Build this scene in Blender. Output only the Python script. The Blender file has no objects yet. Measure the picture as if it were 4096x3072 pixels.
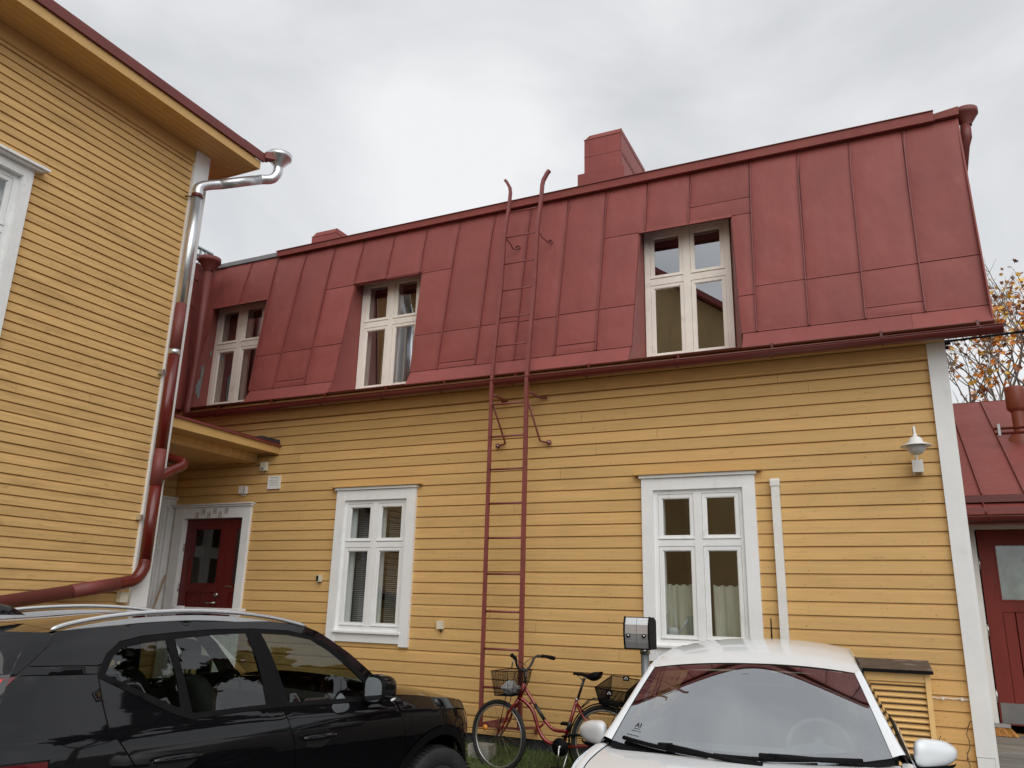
import bpy, bmesh, math, random
from mathutils import Vector, Matrix, noise
from mathutils.geometry import delaunay_2d_cdt
R = math.radians
rnd = random.Random(7)
scn = bpy.context.scene
col = scn.collection

# ------------------------------------------------------------------ camera, sky, sun, exposure
cam_d = bpy.data.cameras.new('camera'); cam = bpy.data.objects.new('camera', cam_d); col.objects.link(cam)
cam_d.sensor_width = 36.0; cam_d.lens = 27.668; cam_d.clip_start = 0.05; cam_d.clip_end = 900.0
def cam_matrix(pitch, roll, yaw, loc):
    cy, sy, cp, sp, cr, sr = math.cos(yaw), math.sin(yaw), math.cos(pitch), math.sin(pitch), math.cos(roll), math.sin(roll)
    F = Vector((sy*cp, cy*cp, sp)); r = Vector((cy, -sy, 0)); U = r.cross(F)
    r2 = cr*r+sr*U; u2 = -sr*r+cr*U
    m = Matrix((r2, u2, -F)).transposed().to_4x4(); m.translation = Vector(loc); return m
cam.matrix_world = cam_matrix(0.272483, 0.0256256, -0.4467876, (0, 0, 1.68))
scn.camera = cam
SUN_EL, SUN_AZ = R(38), R(143)      # azimuth clockwise from +Y: the sun stands behind the camera, to the right
world = bpy.data.worlds.new('World'); scn.world = world; world.use_nodes = True
wt = world.node_tree; wt.nodes.clear()
def wn(t, **k):
    n = wt.nodes.new(t)
    for a, b in k.items(): setattr(n, a, b)
    return n
wo = wn('ShaderNodeOutputWorld'); bg = wn('ShaderNodeBackground'); bg.inputs['Strength'].default_value = 0.1
sky = wn('ShaderNodeTexSky', sky_type='NISHITA', sun_disc=False, sun_elevation=SUN_EL, sun_rotation=SUN_AZ)
tc = wn('ShaderNodeTexCoord'); mp = wn('ShaderNodeMapping'); mp.inputs['Scale'].default_value = (1.3, 1.3, 2.6)
mp.inputs['Location'].default_value = (3.1, 0.4, 1.7)
nz = wn('ShaderNodeTexNoise'); nz.inputs['Scale'].default_value = 1.7; nz.inputs['Detail'].default_value = 5; nz.inputs['Roughness'].default_value = 0.5; nz.inputs['Distortion'].default_value = 0.4
cr_ = wn('ShaderNodeValToRGB'); e = cr_.color_ramp.elements
e[0].position = 0.38; e[0].color = (0.63, 0.642, 0.66, 1); e[1].position = 0.66; e[1].color = (0.865, 0.873, 0.88, 1)
sc_ = wn('ShaderNodeVectorMath', operation='SCALE'); sc_.inputs['Scale'].default_value = 8.05
mx = wn('ShaderNodeMix', data_type='RGBA'); mx.inputs['Factor'].default_value = 0.93
L = wt.links.new
L(tc.outputs['Generated'], mp.inputs['Vector']); L(mp.outputs[0], nz.inputs['Vector']); L(nz.outputs['Fac'], cr_.inputs['Fac'])
L(cr_.outputs['Color'], sc_.inputs[0]); L(sky.outputs[0], mx.inputs['A']); L(sc_.outputs[0], mx.inputs['B'])
L(mx.outputs['Result'], bg.inputs['Color']); L(bg.outputs[0], wo.inputs['Surface'])
sd = bpy.data.lights.new('sun', 'SUN'); sd.energy = 1.5; sd.angle = R(70); sd.color = (1.0, 0.98, 0.95)
so = bpy.data.objects.new('sun', sd); col.objects.link(so)
sv = Vector((math.sin(SUN_AZ)*math.cos(SUN_EL), math.cos(SUN_AZ)*math.cos(SUN_EL), math.sin(SUN_EL)))
so.rotation_euler = sv.to_track_quat('Z', 'Y').to_euler(); so.location = (6, -8, 14)
scn.view_settings.view_transform = 'Standard'; scn.view_settings.look = 'None'
scn.view_settings.exposure = 0.42; scn.view_settings.gamma = 1.0; scn.view_settings.use_curve_mapping = False

# ------------------------------------------------------------------ materials
def newmat(name):
    m = bpy.data.materials.new(name); m.use_nodes = True; nt = m.node_tree
    return m, nt, nt.nodes['Principled BSDF']
def paint(name, color, rough=0.5, scale=(6, 6, 6), var=0.12, spots=0.0, spotcol=(0.1, 0.08, 0.05), spotscale=(2, 2, 2), bump=0.0, bumpscale=None,
          metal=0.0, coat=0.0, rand=0.05, spec=0.5, streak=None, dist=0.01, local=False):
    """painted or natural surface: grain noise, darker marks, per-piece tone, fine relief"""
    m, nt, b = newmat(name); N = nt.nodes.new; K = nt.links.new
    if local: geo = N('ShaderNodeTexCoord'); pos = geo.outputs['Object']
    else: geo = N('ShaderNodeNewGeometry'); pos = geo.outputs['Position']
    def mapped(s, off=0):
        q = N('ShaderNodeMapping'); q.inputs['Scale'].default_value = s; q.inputs['Location'].default_value = (off, off*.7, off*.3); K(pos, q.inputs['Vector']); return q.outputs[0]
    n1 = N('ShaderNodeTexNoise'); n1.inputs['Scale'].default_value = 1; n1.inputs['Detail'].default_value = 4; n1.inputs['Roughness'].default_value = .6
    K(mapped(scale), n1.inputs['Vector'])
    c = N('ShaderNodeMapRange'); c.inputs['From Min'].default_value = .3; c.inputs['From Max'].default_value = .7
    c.inputs['To Min'].default_value = 1-var; c.inputs['To Max'].default_value = 1+var; K(n1.outputs['Fac'], c.inputs['Value'])
    val = c.outputs[0]
    if rand:
        oi = N('ShaderNodeObjectInfo'); r = N('ShaderNodeMapRange'); r.inputs['To Min'].default_value = 1-rand; r.inputs['To Max'].default_value = 1+rand
        K(oi.outputs['Random'], r.inputs['Value']); mu = N('ShaderNodeMath'); mu.operation = 'MULTIPLY'; K(val, mu.inputs[0]); K(r.outputs[0], mu.inputs[1]); val = mu.outputs[0]
    vm = N('ShaderNodeVectorMath'); vm.operation = 'SCALE'; vm.inputs[0].default_value = color[:3]; K(val, vm.inputs['Scale'])
    out = vm.outputs[0]
    if spots:
        n2 = N('ShaderNodeTexNoise'); n2.inputs['Scale'].default_value = 1; n2.inputs['Detail'].default_value = 3; K(mapped(spotscale, 5.3), n2.inputs['Vector'])
        r2 = N('ShaderNodeMapRange'); r2.inputs['From Min'].default_value = .62; r2.inputs['From Max'].default_value = .78; r2.inputs['To Max'].default_value = spots; K(n2.outputs['Fac'], r2.inputs['Value'])
        mi = N('ShaderNodeMix'); mi.data_type = 'RGBA'; mi.inputs['B'].default_value = (*spotcol, 1); K(out, mi.inputs['A']); K(r2.outputs[0], mi.inputs['Factor']); out = mi.outputs['Result']
    if streak:
        n3 = N('ShaderNodeTexNoise'); n3.inputs['Scale'].default_value = 1; n3.inputs['Detail'].default_value = 5; K(mapped(streak[0], 2.1), n3.inputs['Vector'])
        r3 = N('ShaderNodeMapRange'); r3.inputs['From Min'].default_value = streak[3] if len(streak) > 3 else .5; r3.inputs['From Max'].default_value = (streak[3] if len(streak) > 3 else .5)+.2; r3.inputs['To Max'].default_value = streak[1]; K(n3.outputs['Fac'], r3.inputs['Value'])
        mi = N('ShaderNodeMix'); mi.data_type = 'RGBA'; mi.inputs['B'].default_value = (*streak[2], 1); K(out, mi.inputs['A']); K(r3.outputs[0], mi.inputs['Factor']); out = mi.outputs['Result']
    K(out, b.inputs['Base Color'])
    b.inputs['Roughness'].default_value = rough; b.inputs['Metallic'].default_value = metal
    b.inputs['Specular IOR Level'].default_value = spec
    b.inputs['Coat Weight'].default_value = coat; b.inputs['Coat Roughness'].default_value = 0.03
    if bump:
        n4 = N('ShaderNodeTexNoise'); n4.inputs['Scale'].default_value = 1; n4.inputs['Detail'].default_value = 3; K(mapped(bumpscale or scale, 1.1), n4.inputs['Vector'])
        bp = N('ShaderNodeBump'); bp.inputs['Strength'].default_value = bump; bp.inputs['Distance'].default_value = dist; K(n4.outputs['Fac'], bp.inputs['Height']); K(bp.outputs[0], b.inputs['Normal'])
    return m
def glass(name, tint=(.86, .9, .88), refl=1.6, rough=0.0, base=0.05):
    m = bpy.data.materials.new(name); m.use_nodes = True; nt = m.node_tree; nt.nodes.clear(); N = nt.nodes.new; K = nt.links.new
    o = N('ShaderNodeOutputMaterial'); t = N('ShaderNodeBsdfTransparent'); t.inputs[0].default_value = (*tint, 1)
    g = N('ShaderNodeBsdfGlossy'); g.inputs['Roughness'].default_value = rough; g.inputs['Color'].default_value = (.95, .97, 1, 1)
    lw = N('ShaderNodeLayerWeight'); lw.inputs['Blend'].default_value = .5
    p = N('ShaderNodeMath'); p.operation = 'POWER'; p.inputs[1].default_value = 5; K(lw.outputs['Facing'], p.inputs[0])
    a = N('ShaderNodeMath'); a.operation = 'MULTIPLY_ADD'; a.inputs[1].default_value = .95; a.inputs[2].default_value = base*refl; a.use_clamp = True; K(p.outputs[0], a.inputs[0])
    x = N('ShaderNodeMixShader'); K(a.outputs[0], x.inputs[0]); K(t.outputs[0], x.inputs[1]); K(g.outputs[0], x.inputs[2]); K(x.outputs[0], o.inputs['Surface'])
    return m
YEL = (0.645, 0.408, 0.160)
M = {}
M['yellow_x'] = paint('yellow_boards_main', YEL, .55, (1.5, 10, 30), .07, .35, (.33, .20, .075), (9, 9, 26), .35, (2.5, 60, 90), rand=.06, spec=.3, dist=.004, streak=((1.1, 3, 2.6), .45, (.50, .31, .12), .52))
M['yellow_y'] = paint('yellow_boards_side', (0.665, 0.428, 0.176), .6, (10, 1.5, 34), .12, .55, (.33, .20, .08), (9, 8, 30), .5, (60, 2.5, 90), rand=.07, spec=.25, dist=.004, streak=((3, 1.4, 8), .5, (.43, .27, .11), .5))
M['yellow_trim'] = paint('yellow_trim', (.60, .375, .145), .5, (4, 4, 4), .05, .2, (.38, .24, .10), (6, 6, 6), rand=.02, spec=.3)
M['yellow_crate'] = paint('yellow_louvre_paint', (.80, .52, .21), .55, (3, 8, 8), .06, .25, (.4, .25, .1), (8, 8, 8), rand=.04, spec=.3)
M['white'] = paint('white_trim', (.80, .81, .805), .5, (4, 4, 4), .04, .25, (.38, .37, .34), (8, 8, 5), .25, (30, 30, 4), rand=.02, spec=.35, dist=.003)
M['white_old'] = paint('weathered_white_trim', (.80, .81, .80), .55, (5, 5, 5), .06, .5, (.33, .33, .32), (13, 13, 9), .4, (40, 40, 6), rand=.02, spec=.35, dist=.003)
M['cream'] = paint('cream_window_paint', (.86, .81, .73), .5, (5, 5, 5), .05, .35, (.45, .34, .29), (9, 9, 7), rand=.02, spec=.35, streak=((6, 6, 2.5), .3, (.62, .44, .40), .55))
ROOF = (.262, .070, .060)
M['roof'] = paint('red_sheet_roof', ROOF, .5, (1.3, 1.3, 1.3), .09, .18, (.38, .15, .13), (6, 6, 5), .8, (2.1, 2.1, 1.5), rand=.06, spec=.25, dist=.04, streak=((5, 5, .7), .28, (.19, .055, .05), .5))
M['seam'] = paint('red_seam_paint', (.20, .048, .042), .45, (3, 3, 9), .15, .4, (.12, .045, .04), (8, 8, 8), rand=.04)
M['redgutter'] = paint('dark_red_gutter', (.115, .017, .013), .35, (3, 3, 3), .1, rand=.05, coat=.12)
M['redpipe'] = paint('glossy_red_pipe', (.115, .010, .006), .3, (3, 3, 2), .12, rand=.03, coat=.25)
M['redfaded'] = paint('faded_red_pipe', (.175, .040, .034), .55, (3, 3, 3), .1, rand=.03)
M['reddoor'] = paint('red_door_paint', (.115, .010, .009), .38, (5, 5, 1.5), .14, .2, (.05, .01, .01), (20, 20, 3), rand=.05)  # double door red, darkened so the porch shade is in the colour
M['reddoor_light'] = paint('faded_red_door_paint', (.185, .030, .022), .5, (5, 5, 1.5), .14, .3, (.06, .015, .012), (24, 24, 3), rand=.05, spec=.25)  # outbuilding door: faded red, also lightened to paint in its brighter light
M['galv'] = paint('galvanised_steel', (.66, .68, .70), .36, (14, 14, 5), .14, metal=.9, rand=0, bump=.15, bumpscale=(20, 20, 3), dist=.004)
M['galvdull'] = paint('dull_zinc_edge', (.42, .45, .46), .5, (6, 6, 6), .15, metal=.6, rand=0)
M['zincpatch'] = paint('bare_zinc_patch', (.23, .25, .26), .6, (30, 30, 30), .15, metal=.2, rand=0)
M['ladder'] = paint('ladder_paint', (.20, .048, .042), .5, (9, 9, 9), .15, .5, (.07, .025, .02), (16, 16, 16), rand=.02)
M['plinth'] = paint('dark_rendered_plinth', (.035, .036, .038), .9, (12, 12, 12), .5, bump=1.0, bumpscale=(22, 22, 22), rand=0, dist=.02)
M['asphalt'] = paint('asphalt', (.052, .052, .052), .9, (3, 3, 3), .3, .4, (.09, .085, .08), (40, 40, 40), .5, (90, 90, 90), rand=0, dist=.01)
M['soil'] = paint('grassy_soil', (.05, .055, .022), 1, (9, 9, 9), .5, rand=0, bump=1, bumpscale=(30, 30, 30), dist=.03)
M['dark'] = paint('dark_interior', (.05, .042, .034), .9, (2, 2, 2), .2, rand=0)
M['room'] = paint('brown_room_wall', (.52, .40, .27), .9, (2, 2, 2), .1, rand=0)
M['black'] = paint('black_plastic', (.007, .007, .008), .55, (20, 20, 20), .1, rand=0, spec=.08)
M['rubber'] = paint('tyre_rubber', (.018, .018, .019), .8, (30, 30, 30), .3, .5, (.07, .07, .068), (18, 18, 18), rand=0, local=True)
M['steel'] = paint('steel', (.5, .5, .5), .3, (9, 9, 9), .08, metal=1, rand=0)
M['greywood'] = paint('weathered_grey_deck_wood', (.235, .225, .20), .85, (2, 22, 22), .3, .6, (.09, .085, .075), (3, 26, 26), .8, (3, 70, 70), rand=.14, dist=.008)
M['glass'] = glass('window_glass', (.94, .97, .95), 2.6)
M['glass_up'] = glass('upper_window_glass', (.93, .97, .95), 8.5)
M['glass_mid'] = glass('kitchen_window_glass', (.94, .97, .95), 5.5)
M['carglass'] = glass('tinted_car_glass', (.50, .55, .50), 1.5)
M['wsglass'] = glass('windscreen_glass', (.74, .86, .84), 8.2)
M['blackpaint'] = paint('black_car_paint', (.005, .005, .006), .5, (50, 50, 50), .1, rand=0, coat=1.0, spec=0.0)
M['whitepaint'] = paint('white_car_paint', (.79, .825, .85), .35, (8, 8, 8), .015, .06, (.5, .48, .42), (14, 14, 14), rand=0, coat=.8)
M['plasticgrey'] = paint('grey_plastic', (.30, .30, .30), .5, (9, 9, 9), .1, rand=0)
M['whiteplastic'] = paint('white_plastic', (.74, .73, .70), .4, (9, 9, 9), .05, rand=.03)
M['creamplastic'] = paint('cream_plastic', (.70, .66, .52), .4, (9, 9, 9), .05, rand=.03)
M['cloth'] = paint('sheer_cotton', (.60, .60, .50), .9, (20, 20, 2), .12, rand=.03)
M['text'] = paint('black_print', (.01, .01, .01), .5, rand=0)

# ------------------------------------------------------------------ mesh helpers
class MB:
    def __init__(s): s.v = []; s.f = []; s.sm = []
    def add(s, vs, fs, smooth=False):
        o = len(s.v); s.v += [tuple(p) for p in vs]; s.f += [tuple(i+o for i in f) for f in fs]; s.sm += [smooth]*len(fs); return s
    def box(s, x0, x1, y0, y1, z0, z1):
        return s.hexa([(x0, y0, z0), (x1, y0, z0), (x1, y1, z0), (x0, y1, z0), (x0, y0, z1), (x1, y0, z1), (x1, y1, z1), (x0, y1, z1)])
    def hexa(s, p): return s.add(p, [(0, 3, 2, 1), (4, 5, 6, 7), (0, 1, 5, 4), (1, 2, 6, 5), (2, 3, 7, 6), (3, 0, 4, 7)])
    def prism(s, prof, f, u0, u1):       # profile points -> f(u, a, b)
        n = len(prof); vs = [f(u0, *p) for p in prof]+[f(u1, *p) for p in prof]
        return s.add(vs, [tuple(range(n)), tuple(range(2*n-1, n-1, -1))]+[(i, i+n, (i+1) % n+n, (i+1) % n) for i in range(n)])
    def slab(s, poly, nrm, t):           # flat polygon given thickness along nrm
        n = len(poly); nn = Vector(nrm).normalized()*t; a = [Vector(p) for p in poly]; b = [p-nn for p in a]
        return s.add(a+b, [tuple(range(n)), tuple(range(2*n-1, n-1, -1))]+[(i, i+n, (i+1) % n+n, (i+1) % n) for i in range(n)])
    def tube(s, pts, r, seg=10, cap=True, closed=False, flat=False, sx=1.0):
        pts = [Vector(p) for p in pts]; n = len(pts); rs = r if isinstance(r, (list, tuple)) else [r]*n
        vs = []; up = None
        for i, p in enumerate(pts):
            if closed: t = (pts[(i+1) % n]-pts[i-1])
            else: t = (pts[min(i+1, n-1)]-pts[max(i-1, 0)])
            t.normalize()
            if up is None: up = Vector((0, 0, 1)) if abs(t.z) < .9 else Vector((0, 1, 0))
            x = t.cross(up)
            if x.length < 1e-6: x = t.orthogonal()
            x.normalize(); y = x.cross(t).normalized(); up = y
            off = math.pi/4 if seg == 4 else 0
            vs += [p+(x*math.cos(2*math.pi*k/seg+off)*sx+y*math.sin(2*math.pi*k/seg+off))*rs[i] for k in range(seg)]
        fs = []
        for i in range(n if closed else n-1):
            j = (i+1) % n
            fs += [(i*seg+k, i*seg+(k+1) % seg, j*seg+(k+1) % seg, j*seg+k) for k in range(seg)]
        if cap and not closed: fs += [tuple(range(seg-1, -1, -1)), tuple((n-1)*seg+k for k in range(seg))]
        return s.add(vs, fs, smooth=(seg > 5 and not flat))
    def lathe(s, prof, f, seg=20):       # prof (r, h); f(x, y, h)
        n = len(prof); vs = [f(r*math.cos(2*math.pi*k/seg), r*math.sin(2*math.pi*k/seg), h) for r, h in prof for k in range(seg)]
        return s.add(vs, [(i*seg+k, i*seg+(k+1) % seg, (i+1)*seg+(k+1) % seg, (i+1)*seg+k) for i in range(n-1) for k in range(seg)], True)
    def grid(s, fn, nu, nv, smooth=True, closeu=False):
        vs = [fn(i/nu, j/nv) for j in range(nv+1) for i in range(nu+1)]
        return s.add(vs, [(j*(nu+1)+i, j*(nu+1)+i+1, (j+1)*(nu+1)+i+1, (j+1)*(nu+1)+i) for j in range(nv) for i in range(nu)], smooth)
def worldloc(o):
    v = Vector((0, 0, 0))
    while o is not None: v += o.location; o = o.parent
    return v
def put(name, mb, mat, parent=None, base=None, local=False, recalc=True, mats=None, fmat=None, **props):
    """link one mesh object; vertices are given in world coordinates unless local"""
    me = bpy.data.meshes.new(name)
    if base is None and parent is None and not local:
        xs = [p[0] for p in mb.v]; ys = [p[1] for p in mb.v]; zs = [p[2] for p in mb.v]
        base = ((min(xs)+max(xs))/2, (min(ys)+max(ys))/2, min(zs))
    off = Vector((0, 0, 0)) if local else (worldloc(parent) if parent is not None else Vector(base))
    me.from_pydata([(p[0]-off[0], p[1]-off[1], p[2]-off[2]) for p in mb.v], [], mb.f)
    me.polygons.foreach_set('use_smooth', mb.sm)
    if recalc:
        bm = bmesh.new(); bm.from_mesh(me); bmesh.ops.recalc_face_normals(bm, faces=bm.faces); bm.to_mesh(me); bm.free()
    for mm in (mats or [mat]): me.materials.append(mm)
    if fmat: me.polygons.foreach_set('material_index', fmat)
    o = bpy.data.objects.new(name, me); col.objects.link(o)
    if parent is not None: o.parent = parent
    elif not local: o.location = base
    for k, v in props.items(): o[k] = v
    return o
def thing(name, label, cat, loc=(0, 0, 0), rz=0.0, group=None, kind=None):
    o = bpy.data.objects.new(name, None); col.objects.link(o); o.location = loc; o.rotation_euler = (0, 0, rz)
    o.empty_display_size = .2
    o['label'] = label; o['category'] = cat
    if group: o['group'] = group
    if kind: o['kind'] = kind
    return o
def mesh_text(s, size, f, mb, ext=.002):
    c = bpy.data.curves.new('lettering', 'FONT'); c.body = s; c.size = size; c.extrude = 0; c.align_x = 'CENTER'; c.align_y = 'CENTER'
    o = bpy.data.objects.new('lettering', c); me = bpy.data.meshes.new_from_object(o)
    mb.add([f(v.co.x, v.co.y) for v in me.vertices], [tuple(p.vertices) for p in me.polygons])
    bpy.data.objects.remove(o); bpy.data.curves.remove(c); bpy.data.meshes.remove(me)
def bez(pts, n=8):                        # Catmull-Rom through points
    P = [Vector(p) for p in pts]; P = [P[0]*2-P[1]]+P+[P[-1]*2-P[-2]]; out = []
    for i in range(1, len(P)-2):
        for k in range(n):
            t = k/n; a, b, c, d = P[i-1], P[i], P[i+1], P[i+2]
            out.append(.5*((2*b)+(c-a)*t+(2*a-5*b+4*c-d)*t*t+(3*b-a-3*c+d)*t**3))
    return out+[P[-2]]
def lerp(x, X, Y):
    if x <= X[0]: return Y[0]
    for i in range(1, len(X)):
        if x <= X[i]: return Y[i-1]+(Y[i]-Y[i-1])*(x-X[i-1])/(X[i]-X[i-1])
    return Y[-1]
def sm(x, X, Y):                          # smooth monotone-ish interpolation (Catmull in Y)
    if x <= X[0]: return Y[0]
    if x >= X[-1]: return Y[-1]
    for i in range(1, len(X)):
        if x <= X[i]:
            h = X[i]-X[i-1]; t = (x-X[i-1])/h
            def sl(k):
                if k == 0: return (Y[1]-Y[0])/(X[1]-X[0])
                if k == len(X)-1: return (Y[-1]-Y[-2])/(X[-1]-X[-2])
                a = (Y[k]-Y[k-1])/(X[k]-X[k-1]); b = (Y[k+1]-Y[k])/(X[k+1]-X[k])
                return 0 if a*b <= 0 else 2*a*b/(a+b)
            m0, m1 = sl(i-1)*h, sl(i)*h
            return (2*t**3-3*t*t+1)*Y[i-1]+(t**3-2*t*t+t)*m0+(-2*t**3+3*t*t)*Y[i]+(t**3-t*t)*m1
FX = lambda y0: (lambda u, d, z: (u, y0+d, z))       # wall facing -y, u along +x, d into the wall
FY = lambda x0: (lambda u, d, z: (x0-d, u, z))       # wall facing +x, u along +y
def wbox(mb, f, u0, u1, d0, d1, z0, z1):
    return mb.hexa([f(u0, d0, z0), f(u1, d0, z0), f(u1, d1, z0), f(u0, d1, z0), f(u0, d0, z1), f(u1, d0, z1), f(u1, d1, z1), f(u0, d1, z1)])

# ------------------------------------------------------------------ cladding: every board a piece of its own
def boards(parent, f, mat, u0, u1, zj, pitch, k0, k1, holes, maxlen=(2.6, 5.2), ztop=None, bev=.022, rec=.020, seed=1):
    r = random.Random(seed); cnt = 0
    for k in range(k0, k1):
        za = zj+pitch*k; zb = za+pitch
        if ztop and zb > ztop: zb = ztop
        segs = [(u0, u1)]
        for (h0, h1, hz0, hz1) in holes:
            if zb > hz0+.001 and za < hz1-.001:
                ns = []
                for a, b in segs:
                    if h1 <= a or h0 >= b: ns.append((a, b)); continue
                    if h0 > a: ns.append((a, h0))
                    if h1 < b: ns.append((h1, b))
                segs = ns
        for a, b in segs:
            if b-a < .04: continue
            cuts = [a]; x = a+r.uniform(.8, maxlen[1])
            while x < b-.7: cuts.append(x); x += r.uniform(*maxlen)
            cuts.append(b)
            for i in range(len(cuts)-1):
                c0 = cuts[i]+(.0017 if i else 0); c1 = cuts[i+1]-(.0012 if i < len(cuts)-2 else 0)
                o = r.uniform(-.0016, .0016); q = r.uniform(-.0008, .0008)
                prof = [(.026, za+.0055), (o, za+.0058+q), (o, zb-bev+q), (o+rec*.55, zb-bev*.78+q), (o+rec*.72, zb-bev*.5), (o+rec*.8, zb-.0012), (.026, zb-.0012)]
                mb = MB().prism(prof, lambda u, d, z: f(u, d, z), c0, c1)
                put('board', mb, mat, parent); cnt += 1
    return cnt

# ------------------------------------------------------------------ windows
def window(parent, f, u0, u1, z0, z1, zt, mat, gmat, depth=.0, name='window', casing=None, cap=None, sill=None, inner=True, border=.045, mul=.078, tr=.062, sash=.036, **pr):
    """outer opening u0..u1, z0..z1; zt = centre of the transom; d = 0 is the wall face"""
    fr = MB(); um = (u0+u1)/2; D = depth
    wbox(fr, f, u0, u0+border, D, D+.06, z0, z1); wbox(fr, f, u1-border, u1, D, D+.06, z0, z1)
    wbox(fr, f, u0+border, u1-border, D+.001, D+.06, z1-border, z1); wbox(fr, f, u0+border, u1-border, D+.001, D+.06, z0, z0+border)
    wbox(fr, f, um-mul/2, um+mul/2, D-.004, D+.06, z0+border, z1-border)
    for a, b in ((u0+border, um-mul/2), (um+mul/2, u1-border)): wbox(fr, f, a, b, D+.0, D+.06, zt-tr/2, zt+tr/2)
    # reveal boards running back to the inner frame
    wbox(fr, f, u0+.004, u0+.03, D+.06, D+.2, z0, z1); wbox(fr, f, u1-.03, u1-.004, D+.06, D+.2, z0, z1)
    wbox(fr, f, u0+.03, u1-.03, D+.06, D+.2, z1-.03, z1-.004); wbox(fr, f, u0+.03, u1-.03, D+.06, D+.2, z0+.004, z0+.03)
    w = put(name, fr, mat, parent, **pr)
    cells = [(u0+border, um-mul/2, z0+border, zt-tr/2), (um+mul/2, u1-border, z0+border, zt-tr/2), (u0+border, um-mul/2, zt+tr/2, z1-border), (um+mul/2, u1-border, zt+tr/2, z1-border)]
    for (a, b, c, d) in cells:
        s = MB(); g = .003
        a += g; b -= g; c += g; d -= g
        for (p, q, t, v) in ((a, a+sash, c, d), (b-sash, b, c, d), (a+sash, b-sash, d-sash, d), (a+sash, b-sash, c, c+sash+.006)): wbox(s, f, p, q, D+.006, D+.035, t, v)
        # glazing bead, stepped back
        i = sash
        for (p, q, t, v) in ((a+i, a+i+.008, c+i, d-i), (b-i-.008, b-i, c+i, d-i), (a+i, b-i, d-i-.008, d-i)): wbox(s, f, p, q, D+.014, D+.03, t, v)
        wbox(s, f, a-.004, b+.004, D-.008, D+.006, c+.004, c+.016)       # drip moulding
        put('sash', s, mat, w)
        gl = MB().add([f(a+i, D+.022, c+i), f(b-i, D+.022, c+i), f(b-i, D+.022, d-i), f(a+i, D+.022, d-i)], [(0, 1, 2, 3)])
        put('pane', gl, gmat, w, recalc=False)
    if inner:
        s = MB(); d0, d1 = D+.14, D+.17; ib = .075
        wbox(s, f, u0+.03, u0+ib, d0, d1, z0, z1); wbox(s, f, u1-ib, u1-.03, d0, d1, z0, z1); wbox(s, f, u0+ib, u1-ib, d0, d1, z1-ib, z1); wbox(s, f, u0+ib, u1-ib, d0, d1, z0, z0+ib)
        wbox(s, f, um-.05, um+.05, d0, d1, z0+ib, z1-ib); wbox(s, f, u0+ib, u1-ib, d0+.002, d1-.002, zt-.045, zt+.045)
        put('inner_frame', s, mat, w)
    if casing:
        cw, cz0 = casing; c = MB()
        wbox(c, f, u0-cw, u0+.004, -.035, .03, cz0, z1+cw+.003)
        wbox(c, f, u1-.004, u1+cw, -.035, .03, cz0, z1+cw+.003)
        wbox(c, f, u0+.004, u1-.004, -.033, .03, z1-.004, z1+cw)
        wbox(c, f, u0+.004, u1-.004, -.026, .03, z0-.125, z0-.03)      # apron
        put('casing', c, mat, w)
        s = MB(); s.prism([(-.062, z0-.028), (-.062, z0-.01), (.0, z0+.012), (.03, z0+.012), (.03, z0-.028)], lambda u, d, z: f(u, d, z), u0-.012, u1+.012)
        put('window_sill', s, mat, w)
        h = MB(); t = z1+cw
        wbox(h, f, u0-cw-.02, u1+cw+.02, -.058, .03, t+.004, t+.034)
        put('head_moulding', h, mat, w)
        if cap is not None:
            k = MB().prism([(-.085, t+.036), (-.085, t+.043), (.0, t+.062), (.0, t+.036)], lambda u, d, z: f(u, d, z), u0-cw-.075, u1+cw+.075)
            put('head_flashing', k, cap, w)
    return w
def room(parent, f, u0, u1, z0, z1, d0, d1, mat, name='room_lining'):
    m = MB(); t = .01
    def q(a, b, c, d): m.add([a, b, c, d], [(0, 1, 2, 3)])
    A = [f(u, d, z) for d in (d0, d1) for z in (z0, z1) for u in (u0, u1)]
    m.add(A, [(4, 5, 7, 6), (0, 4, 6, 2), (1, 3, 7, 5), (2, 6, 7, 3), (0, 1, 5, 4)])
    return put(name, m, mat, parent, recalc=False)

# ================================================================== GROUND
def bank(x, y):
    ys = 6.0 if x < -2.0 else 7.2
    if -2.0 <= x < -1.4: ys = 6.0+(x+2)/.6*1.2
    t = min(1, max(0, (y-ys)/(7.75-ys))); return .005+.31*t*t*(3-2*t)*(.9+.2*noise.noise(Vector((x*1.4, y*1.4, 0))))
g = MB().grid(lambda u, v: (-420+840*u, -420+840*v, 0), 12, 12, False)
put('ground', g, M['asphalt'], base=(0, 0, 0), recalc=False, kind='structure')
g = MB().grid(lambda u, v: ((lambda x, y: (x, y, bank(x, y)))(-6.95+7.7*u, 5.95+2.05*v)), 90, 30)
put('grass_bank', g, M['soil'], base=(0, 0, 0), recalc=False, kind='structure')
gm = paint('grass_blades', (.10, .155, .035), .6, (2, 2, 2), .45, .5, (.20, .17, .06), (5, 5, 5), rand=0)
m = MB(); r = random.Random(3)
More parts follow.
